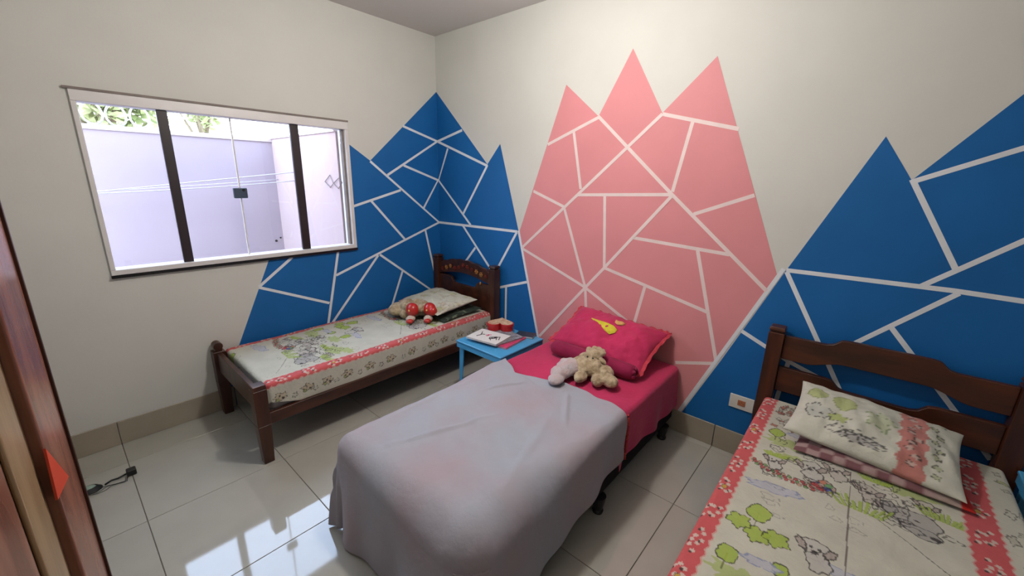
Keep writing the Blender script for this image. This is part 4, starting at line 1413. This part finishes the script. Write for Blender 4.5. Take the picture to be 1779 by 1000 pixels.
plastic_table(-0.700, -0.235, -1.475, -1.030, 0.450, 'light blue plastic table between the corner bed and the middle bed')
plastic_table(-0.54, -0.115, -4.19, -3.768, 0.505, 'blue plastic table at the right edge beside the right bed')

# things on the table
TZ = 0.4503


def slab(c, hx, hy, rot, z0, z1, m, name, label, cat, group=None, pages=False):
    cx, cy = c
    ca, sa = math.cos(rot), math.sin(rot)

    def pt(u, v, z):
        return (cx + u * ca - v * sa, cy + u * sa + v * ca, z)

    def bx(u0, u1, v0, v1, za, zb):
        return MB().hexa([pt(u0, v0, za), pt(u1, v0, za), pt(u1, v1, za), pt(u0, v1, za), pt(u0, v0, zb), pt(u1, v0, zb), pt(u1, v1, zb), pt(u0, v1, zb)])
    e = empty(name, (cx, cy, z0), label, cat, group)
    bx(-hx, hx, -hy, hy, z0, z0 + 0.0015).build('back_cover', m, e)
    bx(-hx + .003, hx - .003, -hy + .003, hy - .003, z0 + .0016, z1 - .0016).build('pages', PAPER, e)
    bx(-hx, hx, -hy, hy, z1 - 0.0015, z1).build('front_cover', m, e)
    return e, pt


slab((-0.470, -1.250), 0.125, 0.150, 0.10, TZ, TZ + 0.012, PINKINK, 'magazine', 'pink covered magazine at the bottom of the pile on the blue table', 'magazine')
slab((-0.450, -1.215), 0.120, 0.150, -0.15, TZ + 0.0125, TZ + 0.022, mat('grey_print', (0.30, 0.30, 0.34), 0.5, 0.4, 0.6, 50.0), 'magazine', 'grey magazine in the middle of the pile on the blue table', 'magazine')
bk, pt = slab((-0.545, -1.210), 0.098, 0.130, 0.16, TZ + 0.0225, TZ + 0.034, PAPER, 'book', 'white book with black handwriting on top of the pile on the blue table', 'book')
zz = TZ + 0.034
strokes = [[(-0.045, 0.075), (-0.005, 0.062), (0.045, 0.088)], [(0.00, 0.07), (0.012, 0.04)],
           [(-0.055, -0.055), (-0.015, -0.02), (-0.04, -0.03), (0.0, -0.07), (-0.02, -0.035)], [(-0.01, -0.02), (0.02, -0.06), (-0.03, -0.085)], [(0.0, -0.05), (0.03, -0.08), (-0.02, -0.10)]]
for st in strokes:
    MB().tube([pt(u, v, zz + 0.0006) for u, v in st], 0.0030, 5).build('ink_stroke', INK, bk)
for st in [[(0.005, 0.03), (0.015, 0.005), (-0.01, 0.012)], [(0.02, 0.02), (0.03, -0.005)]]:
    MB().tube([pt(u, v, zz + 0.0006) for u, v in st], 0.0028, 5).build('pink_ink_stroke', PINKINK, bk)
# red heart-shaped box with cream lid
hcx, hcy = -0.335, -1.135


def heart(r, z):
    P_ = []
    for k in range(36):
        t = 2 * PI * k / 36
        x_ = 16 * math.sin(t) ** 3
        y_ = 13 * math.cos(t) - 5 * math.cos(2 * t) - 2 * math.cos(3 * t) - math.cos(4 * t)
        ang_ = 2.2
        x_, y_ = x_ / 17 * r, (y_ + 1.5) / 17 * r
        x_, y_ = x_ * 1.08, y_ * 1.05
        P_.append((hcx + x_ * math.cos(ang_) - y_ * math.sin(ang_), hcy + x_ * math.sin(ang_) + y_ * math.cos(ang_), z))
    return P_


hz0 = TZ + 0.0225
e = empty('heart_box', (hcx, hcy, hz0), 'red heart shaped box with a cream patterned top on the blue table', 'box')
MB().prism(heart(0.098, hz0), (0, 0, 0.034)).build('body', REDB, e, bevel=0.002)
MB().prism(heart(0.103, hz0 + 0.0345), (0, 0, 0.018)).build('lid', REDB, e, bevel=0.003)
tp = MB().prism(heart(0.094, hz0 + 0.0528), (0, 0, 0.0015)).build('lid_picture', mat('cream_picture', (0.62, 0.50, 0.33), 0.5, 0.4, 0, 45.0, color2=(0.42, 0.22, 0.14)), e)
tag(tp, 'cream patterned top')
# white toothed booklet and dark pouch beside
slab((-0.285, -1.345), 0.045, 0.070, 0.35, TZ, TZ + 0.016, mat('dark_cover', (0.03, 0.035, 0.05), 0.4, 0.5, 0.3, 30.0), 'notebook', 'small dark notebook at the right corner of the blue table', 'notebook')

# ------------------------------------------------------------------ wall socket, charger with cable
e = empty('power_outlet', (0, -2.762, 0.301), 'white wall socket beside the right headboard on blue paint', 'outlet')
B(-0.0095, -0.0011, -2.828, -2.700, 0.303, 0.388).build('plate', WHITEP, e, bevel=0.003)
tag(B(-0.0125, -0.0096, -2.785, -2.745, 0.328, 0.362).build('socket', SOCK, e, bevel=0.004), 'orange socket insert')
b = MB()
for yy in (-2.775, -2.765, -2.755):
    b.tube([(-0.0126, yy, 0.345 + (0.004 if yy == -2.765 else 0)), (-0.0132, yy, 0.345 + (0.004 if yy == -2.765 else 0))], 0.0025, 8)
b.build('pin_hole', BLACKP, e)

e = empty('charger', (-2.455, -0.385, 0), 'black plug adapter with cable on the floor near the door', 'charger')
B(-2.475, -2.435, -0.405, -0.365, 0.0005, 0.034).build('adapter', BLACKP, e, bevel=0.006, bseg=3)
MB().tube([(-2.4755, -0.385, 0.014), (-2.51, -0.388, 0.008), (-2.535, -0.380, 0.006), (-2.56, -0.398, 0.006)], 0.0045, 8).build('cable', BLACKP, e, smooth=True)
b = MB()
for k in range(3):
    P_ = [(-2.47 - 0.006 * k, -0.40, 0.004)]
    for i in range(1, 9):
        P_.append((-2.47 - 0.018 * i + 0.01 * math.sin(i + k), -0.42 - 0.012 * k - 0.012 * math.sin(i * 0.9 + k), 0.0035 + 0.001 * k))
    b.tube(P_, 0.0012, 5)
b.build('thin_wire', BLACKP, e, smooth=True)
e = empty('cable_coil', (-2.61, -0.40, 0), 'pale green and black coiled cable bundle on the floor by the door', 'cable')
b = MB()
b.ball((-2.632, -0.395, 0.015), (0.048, 0.026, 0.014), 3)
b.build('bundle', GREENG, e, smooth=True)
b = MB()
for k in range(4):
    P_ = []
    for i in range(25):
        t = 2 * PI * i / 24
        P_.append((-2.632 + (0.060 - 0.005 * k) * math.cos(t), -0.400 + (0.034 - 0.004 * k) * math.sin(t), 0.006 + 0.005 * k))
    b.tube(P_, 0.0042, 6, caps=False)
b.build('loop', BLACKP, e, smooth=True)
